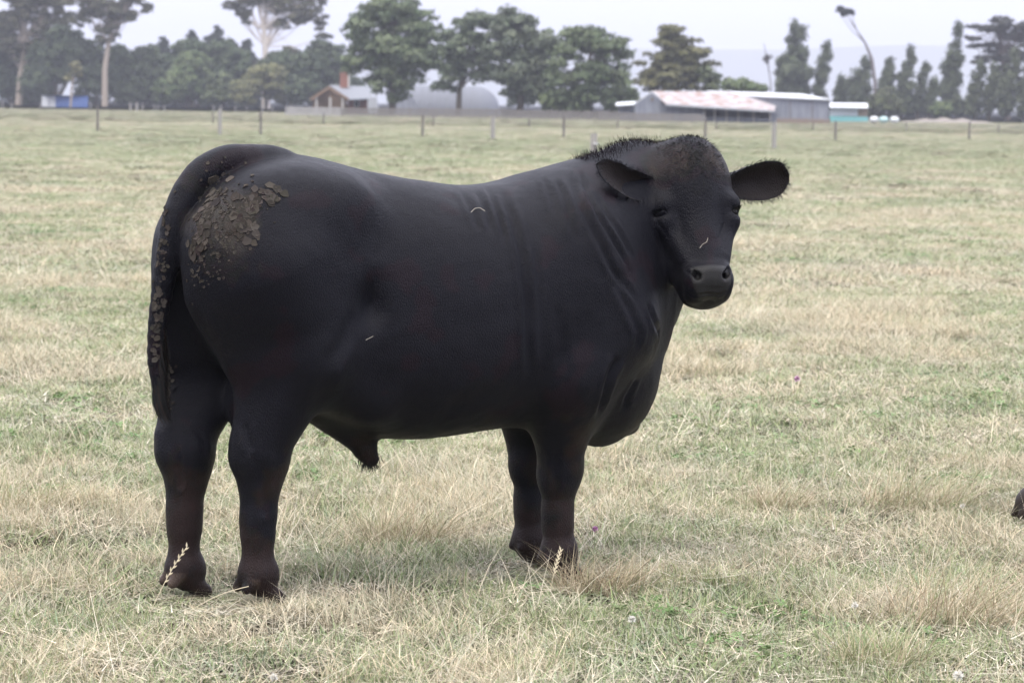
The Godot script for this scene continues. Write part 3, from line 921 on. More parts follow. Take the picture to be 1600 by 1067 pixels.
func flower(called: String, label: String, category: String, px: float, py: float, height: float, r: float, c: Color, group := "") -> void:
	var g := on_ground(px, py)
	# the head shows at that pixel, so the foot stands a little nearer
	g = CAM_AT + (g - CAM_AT) * ((CAM_AT.y - height) / CAM_AT.y)
	g.y = 0.0
	rng.seed = int(px * 7 + py)
	var t := thing(called, label, category, g, 0.0, group)
	var st := SurfaceTool.new()
	st.begin(Mesh.PRIMITIVE_TRIANGLES)
	tube(st, Vector3.ZERO, 0.0012, Vector3(0.004, height, 0), 0.001, 5)
	obj("stem", st.commit(), mat(lin(0.22, 0.27, 0.12), 0.8), t)
	var hd := SurfaceTool.new()
	hd.begin(Mesh.PRIMITIVE_TRIANGLES)
	for i in 70:
		var d := Vector3(rng.randfn(), rng.randfn() * 0.8 + 0.25, rng.randfn()).normalized()
		var s := d.cross(Vector3(0.2, 1, 0.4)).normalized() * r * 0.2
		var p := Vector3(0.004, height, 0)
		var v := rng.randf_range(0.75, 1.1)
		hd.set_color(Color(c.r * v, c.g * v, c.b * v))
		for q in [p + d * r * 0.2 - s * 0.5, p + d * r * rng.randf_range(0.8, 1.15), p + d * r * 0.2 + s * 0.5, p + d * r * 0.4 - s, p + d * r * 1.05, p + d * r * 0.4 + s]:
			hd.add_vertex(q)
	hd.generate_normals()
	var m := mat(Color.WHITE, 0.8, 0.3)
	m.vertex_color_use_as_albedo = true
	m.cull_mode = BaseMaterial3D.CULL_DISABLED
	m.resource_name = "petals"
	obj("flower_head", hd.commit(), m, t)

func rye_stalk(label: String, foot: Vector2, tip: Vector2, depth_back: float, seeds: bool) -> void:
	var a := on_ground(foot.x, foot.y)
	var b := at_depth(tip.x, tip.y, -a.z + depth_back)
	var t := thing("seed_stalk", label, "grass stalk", a)
	var straw := mat(lin(0.66, 0.58, 0.42), 0.7, 0.3)
	straw.resource_name = "dry_stem"
	var st := SurfaceTool.new()
	st.begin(Mesh.PRIMITIVE_TRIANGLES)
	var tip_l := b - a
	var last := Vector3.ZERO
	for i in 8:
		var u := (i + 1) / 8.0
		var p := tip_l * u + Vector3(0, sin(u * PI) * 0.06 * tip_l.length(), 0)
		tube(st, last, 0.0014, p, 0.0013, 5)
		last = p
	obj("stem", st.commit(), straw, t)
	if seeds:
		var sd := SurfaceTool.new()
		sd.begin(Mesh.PRIMITIVE_TRIANGLES)
		var along := tip_l.normalized()
		var side := along.cross(Vector3(0, 0, 1)).normalized()
		for i in 12:
			var u := lerpf(0.42, 1.0, i / 11.0)
			var p := tip_l * u + Vector3(0, sin(u * PI) * 0.06 * tip_l.length(), 0)
			var d := (along + side * (0.55 if i % 2 == 0 else -0.55)).normalized()
			tube(sd, p, 0.0016, p + d * 0.006, 0.0032, 5)
			tube(sd, p + d * 0.006, 0.0032, p + d * 0.015, 0.0003, 5)
		obj("seed_head", sd.commit(), straw, t)

func straw_on_hide(label: String, px: Array) -> void:
	var st := SurfaceTool.new()
	st.begin(Mesh.PRIMITIVE_TRIANGLES)
	var pts := []
	for q in px:
		var p := on_body(q[0], q[1])
		if p.x > 100.0:
			return
		pts.append(bull_xf * (p + on_body_normal(p) * 0.004))
	for i in pts.size() - 1:
		tube(st, pts[i] - pts[0], 0.0008, pts[i + 1] - pts[0], 0.0007, 5)
	var o := obj("straw_piece", st.commit(), mat(lin(0.55, 0.50, 0.42), 0.8), null, pts[0])
	tag(o, label, "straw")

func hide_details() -> void:
	straw_on_hide("thin bent straw lying on the bull's back behind the shoulder", [[735, 333], [741, 327], [749, 326], [757, 331]])
	straw_on_hide("short pale straw stuck to the bull's flank above the belly", [[570, 531], [576, 528], [582, 525]])
	straw_on_hide("wisp of straw stuck on the bridge of the bull's nose", [[1094, 388], [1098, 382], [1104, 379], [1106, 372]])

func build_details() -> void:
	tussock("large leaning straw tussock with a green hollow under it", 1425, 800, 1.5, 0.9, 0.25)
	tussock("small brownish tussock beside the large leaning one", 1212, 802, 1.0, 0.6, 0.2)
	tussock("dark green and straw tussock level with the bull's hocks", 14, 805, 1.4, 0.5, 0.4)
	tussock("broad flattened straw tussock nearest to the second bull's side", 1500, 975, 1.7, 1.0, 0.2)
	tussock("upright tufted tussock with green blades in front of the bull", 1372, 1050, 1.0, 0.2, 0.5)
	tussock("straw tussock between the bull's fore and hind hooves", 640, 850, 1.2, 0.5, 0.2)
	tussock("pale straw tussock right beside the bull's near fore hoof", 935, 925, 1.1, 0.4, 0.1)
	for f in [[1496, 1056, 0.05, 0.016, "white clover head low in the grass by the upright tussock"], [985, 968, 0.05, 0.013, "white clover head out in front of the bull's fore hooves"], [1334, 946, 0.05, 0.012, "white clover head between the two straw tussocks"], [1300, 1008, 0.05, 0.011, "white clover head near the upright tufted tussock"], [425, 1058, 0.05, 0.012, "white clover head in front of the bull's hind hooves"], [1503, 791, 0.06, 0.011, "white clover head beside the large leaning tussock"]]:
		flower("clover_flower", f[4], "flower", f[0], f[1], f[2], f[3], Color(0.78, 0.76, 0.70), "white clover heads")
	flower("thistle_flower", "small pink thistle flower beside the bull's fore leg", "flower", 928, 827, 0.14, 0.012, Color(0.62, 0.30, 0.52))
	flower("thistle_flower", "small pink thistle flower in the grass behind the bull's brisket", "flower", 1245, 592, 0.16, 0.018, Color(0.60, 0.36, 0.52))
	rye_stalk("seed stalk leaning across the bull's far hind fetlock", Vector2(232, 962), Vector2(291, 855), 0.0, true)
	rye_stalk("long bare stem lying across the bull's hind hooves", Vector2(285, 962), Vector2(388, 916), 0.06, false)
	rye_stalk("bare stem standing beside the bull's far hind hoof", Vector2(345, 968), Vector2(308, 950), 0.02, false)
	rye_stalk("curved seed stalk in front of the bull's near fore hoof", Vector2(858, 930), Vector2(876, 860), 0.03, true)

# ============================================================ the bull: a smooth field of muscles and bones, meshed once
var ft := PackedInt32Array()        # 0 tapered bone, 1 ellipsoid, 2 trunk
var fa := PackedVector3Array()
var fb := PackedVector3Array()
var fr1 := PackedFloat32Array()
var fr2 := PackedFloat32Array()
var fk := PackedFloat32Array()      # blend width
var fbb := PackedFloat32Array()
var fhead := PackedInt32Array()     # 1: given in the head's own frame
var fcut := PackedInt32Array()      # 1: carved out
var head_frame := Transform3D()
var head_inv := Transform3D()
var trunk := []                     # x, top, bottom, half width
var trunk_tab := PackedVector3Array()
const TX0 := -0.86
const TX1 := 0.97
const TN := 122

func bone(a: Vector3, r1: float, b: Vector3, r2: float, k := 0.05, in_head := 0, cut := 0) -> void:
	ft.append(0); fa.append(a); fb.append(b - a); fr1.append(r1); fr2.append(r2 - r1); fk.append(k)
	fbb.append(1.0 / maxf((b - a).length_squared(), 1e-9)); fhead.append(in_head); fcut.append(cut)

func lump(c: Vector3, r: Vector3, k := 0.05, in_head := 0, cut := 0) -> void:
	ft.append(1); fa.append(c); fb.append(Vector3.ONE / r); fr1.append(0.0); fr2.append(0.0); fk.append(k)
	fbb.append(1.0); fhead.append(in_head); fcut.append(cut)

func block(c: Vector3, half: Vector3, r: float, k := 0.05, in_head := 0) -> void:
	ft.append(3); fa.append(c); fb.append(half - Vector3.ONE * r); fr1.append(r); fr2.append(0.0); fk.append(k)
	fbb.append(1.0); fhead.append(in_head); fcut.append(0)

func trunk_field(k := 0.05) -> void:
	ft.append(2); fa.append(Vector3.ZERO); fb.append(Vector3.ZERO); fr1.append(0.0); fr2.append(0.0); fk.append(k)
	fbb.append(1.0); fhead.append(0); fcut.append(0)
	for i in TN:
		var x: float = lerpf(TX0, TX1, i / float(TN - 1))
		var j := 0
		while j < trunk.size() - 2 and trunk[j + 1][0] < x:
			j += 1
		var p0: Array = trunk[maxi(j - 1, 0)]
		var p1: Array = trunk[j]
		var p2: Array = trunk[j + 1]
		var p3: Array = trunk[mini(j + 2, trunk.size() - 1)]
		var t: float = clampf((x - p1[0]) / (p2[0] - p1[0]), 0.0, 1.0)
		trunk_tab.append(Vector3(cubic_interpolate(p1[1], p2[1], p0[1], p3[1], t), cubic_interpolate(p1[2], p2[2], p0[2], p3[2], t), maxf(cubic_interpolate(p1[3], p2[3], p0[3], p3[3], t), 0.004)))

func piece_distance(i: int, p: Vector3, hp: Vector3) -> float:
	var q: Vector3 = hp if fhead[i] else p
	var kind := ft[i]
	if kind == 0:
		q -= fa[i]
		var ba := fb[i]
		var t := clampf(q.dot(ba) * fbb[i], 0.0, 1.0)
		return (q - ba * t).length() - fr1[i] - fr2[i] * t
	if kind == 1:
		var inv := fb[i]
		q = (q - fa[i]) * inv
		var k0 := q.length()
		var k1 := (q * inv).length()
		return k0 * (k0 - 1.0) / maxf(k1, 1e-4)
	if kind == 3:
		q = (q - fa[i]).abs() - fb[i]
		return q.max(Vector3.ZERO).length() + minf(maxf(q.x, maxf(q.y, q.z)), 0.0) - fr1[i]
	var s := clampf((p.x - TX0) / (TX1 - TX0), 0.0, 1.0) * (TN - 1)
	var n := mini(int(s), TN - 2)
	var e := trunk_tab[n].lerp(trunk_tab[n + 1], s - n)
	var h := (e.x - e.y) * 0.5
	var u := absf(p.z) / e.z
	var v := (p.y - (e.x + e.y) * 0.5) / h
	# fuller low down than at the spine
	u *= 1.0 + 0.10 * v
	var av := absf(v)
	var rho := pow(pow(u, 2.35) + pow(av, 2.35), 0.4255)
	var g := sqrt(u * u / (e.z * e.z) + v * v / (h * h)) / maxf(sqrt(u * u + v * v), 1e-3)
	var d := (rho - 1.0) / maxf(g, 1e-3)
	var ox := maxf(maxf(TX0 - p.x, p.x - TX1), 0.0)
	return d if ox == 0.0 else maxf(d, 0.0) + ox

func field(p: Vector3, act: PackedInt32Array) -> float:
	var hp := head_inv * p
	var d := 10.0
	for i in act:
		var e := piece_distance(i, p, hp)
		var k := fk[i]
		if fcut[i]:
			e = -e
			var hc := maxf(k - absf(d - e), 0.0) / k
			d = maxf(d, e) + hc * hc * k * 0.25
		else:
			var h := maxf(k - absf(d - e), 0.0) / k
			d = minf(d, e) - h * h * k * 0.25
	return d

const CELL := 0.016
const BOX0 := Vector3(-1.0, -0.064, -0.512)
const NB := Vector3i(35, 25, 17)    # blocks of 4 cells
var block_act := {}
var all_pieces := PackedInt32Array()

func block_of(p: Vector3) -> int:
	var q := (p - BOX0) / (CELL * 4.0)
	return (clampi(int(q.x), 0, NB.x - 1) * NB.y + clampi(int(q.y), 0, NB.y - 1)) * NB.z + clampi(int(q.z), 0, NB.z - 1)

func act_at(p: Vector3) -> PackedInt32Array:
	return block_act.get(block_of(p), all_pieces)

func mesh_field() -> Array:
	all_pieces = PackedInt32Array(range(ft.size()))
	var cx := NB.x * 4 + 1
	var cy := NB.y * 4 + 1
	var cz := NB.z * 4 + 1
	var val := PackedFloat32Array()
	val.resize(cx * cy * cz)
	val.fill(1e9)
	var bs := CELL * 4.0
	var rad := bs * 0.87
	var blocks := []
	var es := PackedFloat32Array()
	es.resize(ft.size())
	for bx in NB.x:
		for by in NB.y:
			for bz in NB.z:
				var c := BOX0 + Vector3(bx + 0.5, by + 0.5, bz + 0.5) * bs
				var hp := head_inv * c
				var d := 10.0
				var raw := 10.0
				for i in all_pieces:
					var e := piece_distance(i, c, hp)
					es[i] = e
					if not fcut[i]:
						raw = minf(raw, e)
						var k := fk[i]
						var h := maxf(k - absf(d - e), 0.0) / k
						d = minf(d, e) - h * h * k * 0.25
				if raw > rad * 1.5 + 0.03 or d < -rad * 2.2:
					continue
				var act := PackedInt32Array()
				for i in all_pieces:
					if es[i] < (rad + 0.02 if fcut[i] else raw + 2.4 * rad + fk[i]):
						act.append(i)
				block_act[(bx * NB.y + by) * NB.z + bz] = act
				blocks.append(Vector3i(bx, by, bz))
				for ix in 5:
					for iy in 5:
						var row := ((bx * 4 + ix) * cy + by * 4 + iy) * cz + bz * 4
						for iz in 5:
							if val[row + iz] > 1e8:
								val[row + iz] = field(BOX0 + Vector3(bx * 4 + ix, by * 4 + iy, bz * 4 + iz) * CELL, act)
	var verts := PackedVector3Array()
	var vid := {}
	var corner := [0, 1, cz, cz + 1, cy * cz, cy * cz + 1, cy * cz + cz, cy * cz + cz + 1]
	var off := [Vector3(0, 0, 0), Vector3(0, 0, 1), Vector3(0, 1, 0), Vector3(0, 1, 1), Vector3(1, 0, 0), Vector3(1, 0, 1), Vector3(1, 1, 0), Vector3(1, 1, 1)]
	var edges := [[0, 1], [2, 3], [4, 5], [6, 7], [0, 2], [1, 3], [4, 6], [5, 7], [0, 4], [1, 5], [2, 6], [3, 7]]
	var cells := []
	for b in blocks:
		for ix in 4:
			for iy in 4:
				for iz in 4:
					var at: int = ((b.x * 4 + ix) * cy + b.y * 4 + iy) * cz + b.z * 4 + iz
					var inside := 0
					for o in corner:
						if val[at + o] < 0.0:
							inside += 1
					if inside == 0 or inside == 8:
						continue
					var sum := Vector3.ZERO
					var n := 0
					for e in edges:
						var va := val[at + corner[e[0]]]
						var vb := val[at + corner[e[1]]]
						if (va < 0.0) != (vb < 0.0):
							sum += off[e[0]].lerp(off[e[1]], va / (va - vb))
							n += 1
					vid[at] = verts.size()
					cells.append(at)
					verts.append(BOX0 + (Vector3(b.x * 4 + ix, b.y * 4 + iy, b.z * 4 + iz) + sum / n) * CELL)
	var tri := PackedInt32Array()
	var step := [cy * cz, cz, 1]
	for at in cells:
		for ax in 3:
			var s1: int = step[(ax + 1) % 3]
			var s2: int = step[(ax + 2) % 3]
			var va := val[at]
			var vb := val[at + step[ax]]
			if (va < 0.0) == (vb < 0.0) or vb > 1e8:
				continue
			if not (vid.has(at - s1) and vid.has(at - s2) and vid.has(at - s1 - s2)):
				continue
			var q0: int = vid[at]
			var q1: int = vid[at - s1]
			var q2: int = vid[at - s1 - s2]
			var q3: int = vid[at - s2]
			if va < 0.0:
				tri.append_array([q0, q2, q1, q0, q3, q2])
			else:
				tri.append_array([q0, q1, q2, q0, q2, q3])
	return [verts, tri]

func settle(verts: PackedVector3Array, from: int) -> void:
	# draws each vertex onto the field's surface
	const E := 0.0025
	for i in range(from, verts.size()):
		var p := verts[i]
		var act := act_at(p)
		var a := field(p + Vector3(E, -E, -E), act)
		var b := field(p + Vector3(-E, -E, E), act)
		var c := field(p + Vector3(-E, E, -E), act)
		var d := field(p + Vector3(E, E, E), act)
		var g := Vector3(a - b - c + d, -a - b + c + d, -a + b - c + d) / (4.0 * E)
		var l := g.length_squared()
		if l > 0.02:
			p -= g * clampf((a + b + c + d) * 0.25 / l, -0.012, 0.012)
			verts[i] = p

func split(verts: PackedVector3Array, tri: PackedInt32Array, face_only: bool) -> PackedInt32Array:
	# splits the chosen triangles in four
	var mid := {}
	var out := PackedInt32Array()
	var m := [0, 0, 0]
	for t in range(0, tri.size(), 3):
		var ids := [tri[t], tri[t + 1], tri[t + 2]]
		if face_only and not in_face((verts[ids[0]] + verts[ids[1]] + verts[ids[2]]) / 3.0):
			out.append_array(ids)
			continue
		for e in 3:
			var a: int = ids[e]
			var b: int = ids[(e + 1) % 3]
			var key := mini(a, b) * 1000000 + maxi(a, b)
			if not mid.has(key):
				mid[key] = verts.size()
				verts.append((verts[a] + verts[b]) * 0.5)
			m[e] = mid[key]
		out.append_array([ids[0], m[0], m[2], m[0], ids[1], m[1], m[2], m[1], ids[2], m[0], m[1], m[2]])
	return out

func in_face(c: Vector3) -> bool:
	var h := head_inv * c
	return absf(h.x) < 0.16 and h.y > 0.15 and h.y < 0.56 and h.z > -0.14

func smooth_normals(verts: PackedVector3Array, tri: PackedInt32Array) -> PackedVector3Array:
	var nor := PackedVector3Array()
	nor.resize(verts.size())
	for t in range(0, tri.size(), 3):
		var a := tri[t]
		var b := tri[t + 1]
		var c := tri[t + 2]
		var n := (verts[c] - verts[a]).cross(verts[b] - verts[a])
		nor[a] += n; nor[b] += n; nor[c] += n
	for i in nor.size():
		nor[i] = nor[i].normalized()
	return nor

# a pixel of the photograph gives a direction; the body's own surface gives the distance
func on_body(px: float, py: float) -> Vector3:
	var o := bull_inv * CAM_AT
	var dir := (bull_inv.basis * pixel_ray(px, py)).normalized()
	var t := 8.6
	for i in 90:
		var p := o + dir * t
		var d := field(p, all_pieces)
		if d < 0.0008:
			return p
		t += maxf(d * 0.7, 0.0006)
		if t > 11.5:
			break
	return Vector3(INF, INF, INF)

func on_body_normal(p: Vector3) -> Vector3:
	const E := 0.006
	var g := Vector3(field(p + Vector3(E, 0, 0), all_pieces) - field(p - Vector3(E, 0, 0), all_pieces), field(p + Vector3(0, E, 0), all_pieces) - field(p - Vector3(0, E, 0), all_pieces), field(p + Vector3(0, 0, E), all_pieces) - field(p - Vector3(0, 0, E), all_pieces))
	return g.normalized()

func slanted(p: Vector3) -> Vector3:
	# a hind leg stretched back, mid stride
	return p + Vector3(0.75 * (p.y - 0.1), 0, 0) if p.y > 0.1 and p.y < 0.6 else p

func define_bull(stride := false) -> void:
	ft.clear(); fa.clear(); fb.clear(); fr1.clear(); fr2.clear(); fk.clear(); fbb.clear(); fhead.clear(); fcut.clear()
	trunk_tab.clear(); block_act.clear()
	trunk = [[-0.86, 1.05, 0.93, 0.01], [-0.80, 1.12, 0.82, 0.10], [-0.70, 1.245, 0.74, 0.19], [-0.60, 1.305, 0.68, 0.24], [-0.50, 1.335, 0.62, 0.268], [-0.40, 1.34, 0.575, 0.28], [-0.30, 1.322, 0.525, 0.285], [-0.20, 1.298, 0.485, 0.295],
		[-0.10, 1.28, 0.468, 0.305], [0.0, 1.265, 0.462, 0.315], [0.1, 1.252, 0.468, 0.32], [0.2, 1.248, 0.478, 0.318], [0.3, 1.258, 0.485, 0.305], [0.4, 1.275, 0.48, 0.29], [0.5, 1.290, 0.46, 0.275], [0.6, 1.305, 0.44, 0.255],
		[0.7, 1.31, 0.45, 0.22], [0.78, 1.28, 0.52, 0.18], [0.85, 1.2, 0.60, 0.13], [0.91, 1.08, 0.72, 0.07], [0.94, 0.95, 0.82, 0.01]]
	trunk_field()
	# neck, bent towards the bull's right
	bone(Vector3(0.52, 1.06, 0.0), 0.215, Vector3(0.85, 1.215, -0.06), 0.165, 0.09)
	bone(Vector3(0.58, 0.85, 0.0), 0.23, Vector3(0.895, 1.00, -0.05), 0.145, 0.09)
	bone(Vector3(0.85, 1.20, -0.06), 0.165, Vector3(0.965, 1.24, -0.02), 0.13, 0.07)
	bone(Vector3(0.80, 0.62, 0.0), 0.07, Vector3(0.905, 0.90, 0.02), 0.07, 0.06)
	# brisket
	lump(Vector3(0.71, 0.60, 0.0), Vector3(0.15, 0.17, 0.17), 0.07)
	bone(Vector3(0.69, 0.485, 0.0), 0.065, Vector3(0.795, 0.57, 0.0), 0.05, 0.05)
	bone(Vector3(0.845, 0.60, 0.0), 0.045, Vector3(0.855, 0.65, 0.0), 0.045, 0.04)
	lump(Vector3(0.872, 0.60, 0.0), Vector3(0.035, 0.04, 0.03), 0.02)
	lump(Vector3(0.835, 0.535, 0.005), Vector3(0.032, 0.034, 0.03), 0.015)
	lump(Vector3(0.785, 0.475, 0.005), Vector3(0.05, 0.035, 0.04), 0.02)
	# sheath and scrotum
	bone(Vector3(-0.30, 0.56, 0.0), 0.05, Vector3(-0.155, 0.437, 0.0), 0.03, 0.05)
	bone(Vector3(-0.155, 0.435, 0.0), 0.034, Vector3(-0.135, 0.405, 0.0), 0.026, 0.02)
	lump(Vector3(-0.575, 0.595, 0.02), Vector3(0.046, 0.118, 0.045), 0.012)
	# hook bones and loin
	lump(Vector3(-0.37, 1.205, 0.19), Vector3(0.08, 0.05, 0.05), 0.14)
	lump(Vector3(-0.37, 1.205, -0.19), Vector3(0.08, 0.05, 0.05), 0.14)
	for s in [1.0, -1.0]:
		var near: bool = s > 0.0
		# ---- hind leg: foot (fx, fz)
		var fx := -0.575 if near else -0.725
		var fz := 0.135 if near else -0.065
		var kx := -0.43 if near else -0.52
		if stride and near:
			fx = -0.9
			kx = -0.62
		var leg_from := ft.size()
		lump(Vector3(-0.54, 1.03, 0.15 * s), Vector3(0.25, 0.27, 0.155), 0.08)
		bone(Vector3(-0.55, 0.98, 0.145 * s), 0.185, Vector3(kx, 0.74, 0.19 * s), 0.125, 0.07)
		bone(Vector3(-0.69, 1.07, 0.10 * s), 0.115 if near else 0.10, Vector3(lerpf(-0.69, fx, 0.6) + (0.02 if near else 0.0), 0.76, 0.13 * s), 0.105, 0.06)
		bone(Vector3(kx - 0.045, 0.72, 0.175 * s), 0.125, Vector3(fx + 0.004, 0.47, fz + 0.012 * s), 0.076, 0.06)
		bone(Vector3(lerpf(-0.66, fx, 0.6) + (0.03 if near else 0.0), 0.70, 0.14 * s), 0.078, Vector3(fx - 0.045, 0.50, fz + 0.006 * s), 0.042, 0.05)
		bone(Vector3(fx - 0.045, 0.50, fz + 0.005 * s), 0.042, Vector3(fx - 0.05, 0.445, fz), 0.042, 0.03)
		lump(Vector3(fx + 0.0, 0.435, fz), Vector3(0.085, 0.095, 0.062), 0.04)
		bone(Vector3(fx + 0.018, 0.44, fz), 0.05, Vector3(fx + 0.005, 0.36, fz), 0.046, 0.03)
		bone(Vector3(fx - 0.0, 0.44, fz), 0.072, Vector3(fx - 0.006, 0.22, fz), 0.0475, 0.03)
		bone(Vector3(fx - 0.006, 0.26, fz), 0.0465, Vector3(fx - 0.006, 0.10, fz), 0.048, 0.03)
		lump(Vector3(fx - 0.004, 0.090, fz), Vector3(0.058, 0.05, 0.053), 0.03)
		bone(Vector3(fx + 0.004, 0.085, fz), 0.046, Vector3(fx + 0.010, 0.065, fz), 0.044, 0.03)
		for c in [-1.0, 1.0]:
			bone(Vector3(fx + 0.006, 0.055, fz + 0.024 * c), 0.026, Vector3(fx + 0.05, 0.022, fz + 0.027 * c), 0.024, 0.008)
			bone(Vector3(fx - 0.040, 0.072, fz + 0.027 * c), 0.020, Vector3(fx - 0.056, 0.052, fz + 0.031 * c), 0.016, 0.010)
		if stride and near:
			for i in range(leg_from, ft.size()):
				var a := fa[i]
				var b := a + fb[i] if ft[i] == 0 else a
				fa[i] = slanted(a)
				if ft[i] == 0:
					fb[i] = slanted(b) - fa[i]
					fbb[i] = 1.0 / maxf(fb[i].length_squared(), 1e-9)
		# ---- fore leg
		fx = 0.478 if near else 0.545
		fz = 0.118 if near else -0.175
		lump(Vector3(0.50, 0.93, 0.185 * s), Vector3(0.19, 0.27, 0.115), 0.09)
		bone(Vector3(0.62, 0.80, 0.16 * s), 0.15, Vector3(fx - 0.02, 0.64, 0.185 * s), 0.11, 0.08)
		bone(Vector3(fx - 0.01, 0.66, 0.18 * s), 0.115, Vector3(fx, 0.40, fz + 0.01 * s), 0.068, 0.07)
		bone(Vector3(fx - 0.07, 0.62, 0.18 * s), 0.08, Vector3(fx - 0.03, 0.42, fz + 0.008 * s), 0.046, 0.05)
		lump(Vector3(fx + 0.002, 0.345, fz), Vector3(0.066, 0.066, 0.06), 0.04)
		lump(Vector3(fx - 0.035, 0.325, fz), Vector3(0.036, 0.04, 0.04), 0.03)
		bone(Vector3(fx - 0.004, 0.35, fz), 0.061, Vector3(fx - 0.008, 0.19, fz), 0.0435, 0.03)
		bone(Vector3(fx - 0.008, 0.22, fz), 0.0435, Vector3(fx - 0.004, 0.11, fz), 0.050, 0.03)
		lump(Vector3(fx - 0.002, 0.085, fz), Vector3(0.054, 0.047, 0.052), 0.03)
		bone(Vector3(fx + 0.004, 0.095, fz), 0.050, Vector3(fx + 0.008, 0.06, fz), 0.043, 0.03)
		for c in [-1.0, 1.0]:
			bone(Vector3(fx + 0.004, 0.05, fz + 0.024 * c), 0.028, Vector3(fx + 0.05, 0.022, fz + 0.028 * c), 0.025, 0.008)
			bone(Vector3(fx - 0.040, 0.085, fz + 0.026 * c), 0.016, Vector3(fx - 0.052, 0.072, fz + 0.030 * c), 0.012, 0.014)
	# flank skin between belly and stifle
	bone(Vector3(-0.36, 0.66, 0.17), 0.05, Vector3(-0.24, 0.60, 0.19), 0.04, 0.10)
	bone(Vector3(-0.40, 0.66, -0.17), 0.05, Vector3(-0.24, 0.60, -0.19), 0.04, 0.10)
	# cleft between the thighs
	bone(Vector3(-0.86, 1.10, 0.0), 0.05, Vector3(-0.74, 0.68, 0.02), 0.06, 0.07, 0, 1)
	# tail
	var tail := [[-0.46, 1.31, 0.0, 0.05], [-0.60, 1.318, 0.0, 0.049], [-0.678, 1.298, 0.0, 0.049], [-0.737, 1.248, 0.0, 0.047], [-0.782, 1.17, 0.0, 0.044], [-0.806, 1.08, 0.0, 0.041], [-0.83, 0.96, -0.005, 0.032], [-0.847, 0.84, -0.01, 0.026], [-0.853, 0.72, -0.01, 0.021], [-0.84, 0.64, -0.01, 0.016]]
	var last_p := Vector4(tail[0][0], tail[0][1], tail[0][2], tail[0][3])
	for i in tail.size() - 1:
		var q := []
		for j in [i - 1, i, i + 1, i + 2]:
			var e: Array = tail[clampi(j, 0, tail.size() - 1)]
			q.append(Vector4(e[0], e[1], e[2], e[3]))
		for s in 3:
			var t := (s + 1) / 3.0
			var p: Vector4 = q[1] * 1.0
			for c in 4:
				p[c] = cubic_interpolate(q[1][c], q[2][c], q[0][c], q[3][c], t)
			bone(Vector3(last_p.x, last_p.y, last_p.z), last_p.w, Vector3(p.x, p.y, p.z), p.w, lerpf(0.03, 0.010, smoothstep(0.0, 2.0, i + t)))
			last_p = p
	# ---- head, in its own frame: x to the bull's left, y down the face, z out of the face
	var H := 1
	lump(Vector3(0, 0.125, -0.115), Vector3(0.135, 0.13, 0.125), 0.05, H)
	lump(Vector3(0, 0.045, -0.085), Vector3(0.085, 0.055, 0.07), 0.06, H)
	bone(Vector3(0, 0.13, -0.085), 0.105, Vector3(0, 0.40, -0.055), 0.062, 0.06, H)
	for s in [1.0, -1.0]:
		bone(Vector3(0.062 * s, 0.21, -0.155), 0.075, Vector3(0.036 * s, 0.41, -0.095), 0.044, 0.05, H)
		lump(Vector3(0.112 * s, 0.198, -0.050), Vector3(0.030, 0.027, 0.036), 0.045, H)
		lump(Vector3(0.106 * s, 0.245, -0.055), Vector3(0.026, 0.015, 0.028), 0.035, H)
		bone(Vector3(0.10 * s, 0.26, -0.06), 0.02, Vector3(0.062 * s, 0.36, -0.035), 0.016, 0.04, H)
		lump(Vector3(0.045 * s, 0.428, -0.016), Vector3(0.030, 0.032, 0.032), 0.025, H)
	block(Vector3(0, 0.432, -0.060), Vector3(0.070, 0.050, 0.060), 0.028, 0.028, H)
	for s in [1.0, -1.0]:
		lump(Vector3(0.036 * s, 0.460, -0.048), Vector3(0.036, 0.030, 0.044), 0.010, H)
	lump(Vector3(0, 0.425, -0.004), Vector3(0.048, 0.028, 0.025), 0.025, H)
	lump(Vector3(0, 0.414, 0.002), Vector3(0.046, 0.015, 0.022), 0.012, H)
	lump(Vector3(0, 0.466, -0.085), Vector3(0.045, 0.026, 0.042), 0.016, H)
	bone(Vector3(0, 0.15, -0.15), 0.11, Vector3(0, 0.14, -0.28), 0.12, 0.05, H)
	for s in [1.0, -1.0]:
		lump(Vector3(0.126 * s, 0.226, -0.033), Vector3(0.020, 0.0065, 0.020), 0.012, H, 1)
		bone(Vector3(0.064 * s, 0.404, -0.006), 0.007, Vector3(0.044 * s, 0.431, 0.015), 0.011, 0.007, H, 1)
		bone(Vector3(0.045 * s, 0.428, 0.011), 0.009, Vector3(0.040 * s, 0.421, -0.03), 0.008, 0.005, H, 1)

# creases and folds of the hide, as lines on the body
var strokes := []                   # [points, depth, width, box]
func stroke(px: Array, depth: float, width: float) -> void:
	var pts := PackedVector3Array()
	for i in px.size() - 1:
		for s in 4:
			var t := s / 4.0
			var q := on_body(lerpf(px[i][0], px[i + 1][0], t), lerpf(px[i][1], px[i + 1][1], t))
			if q.x < 100.0:
				pts.append(q)
	if pts.size() < 2:
		return
	var box := AABB(pts[0], Vector3.ZERO)
	for p in pts:
		box = box.expand(p)
	strokes.append([pts, depth, width, box.grow(width * 3.2)])

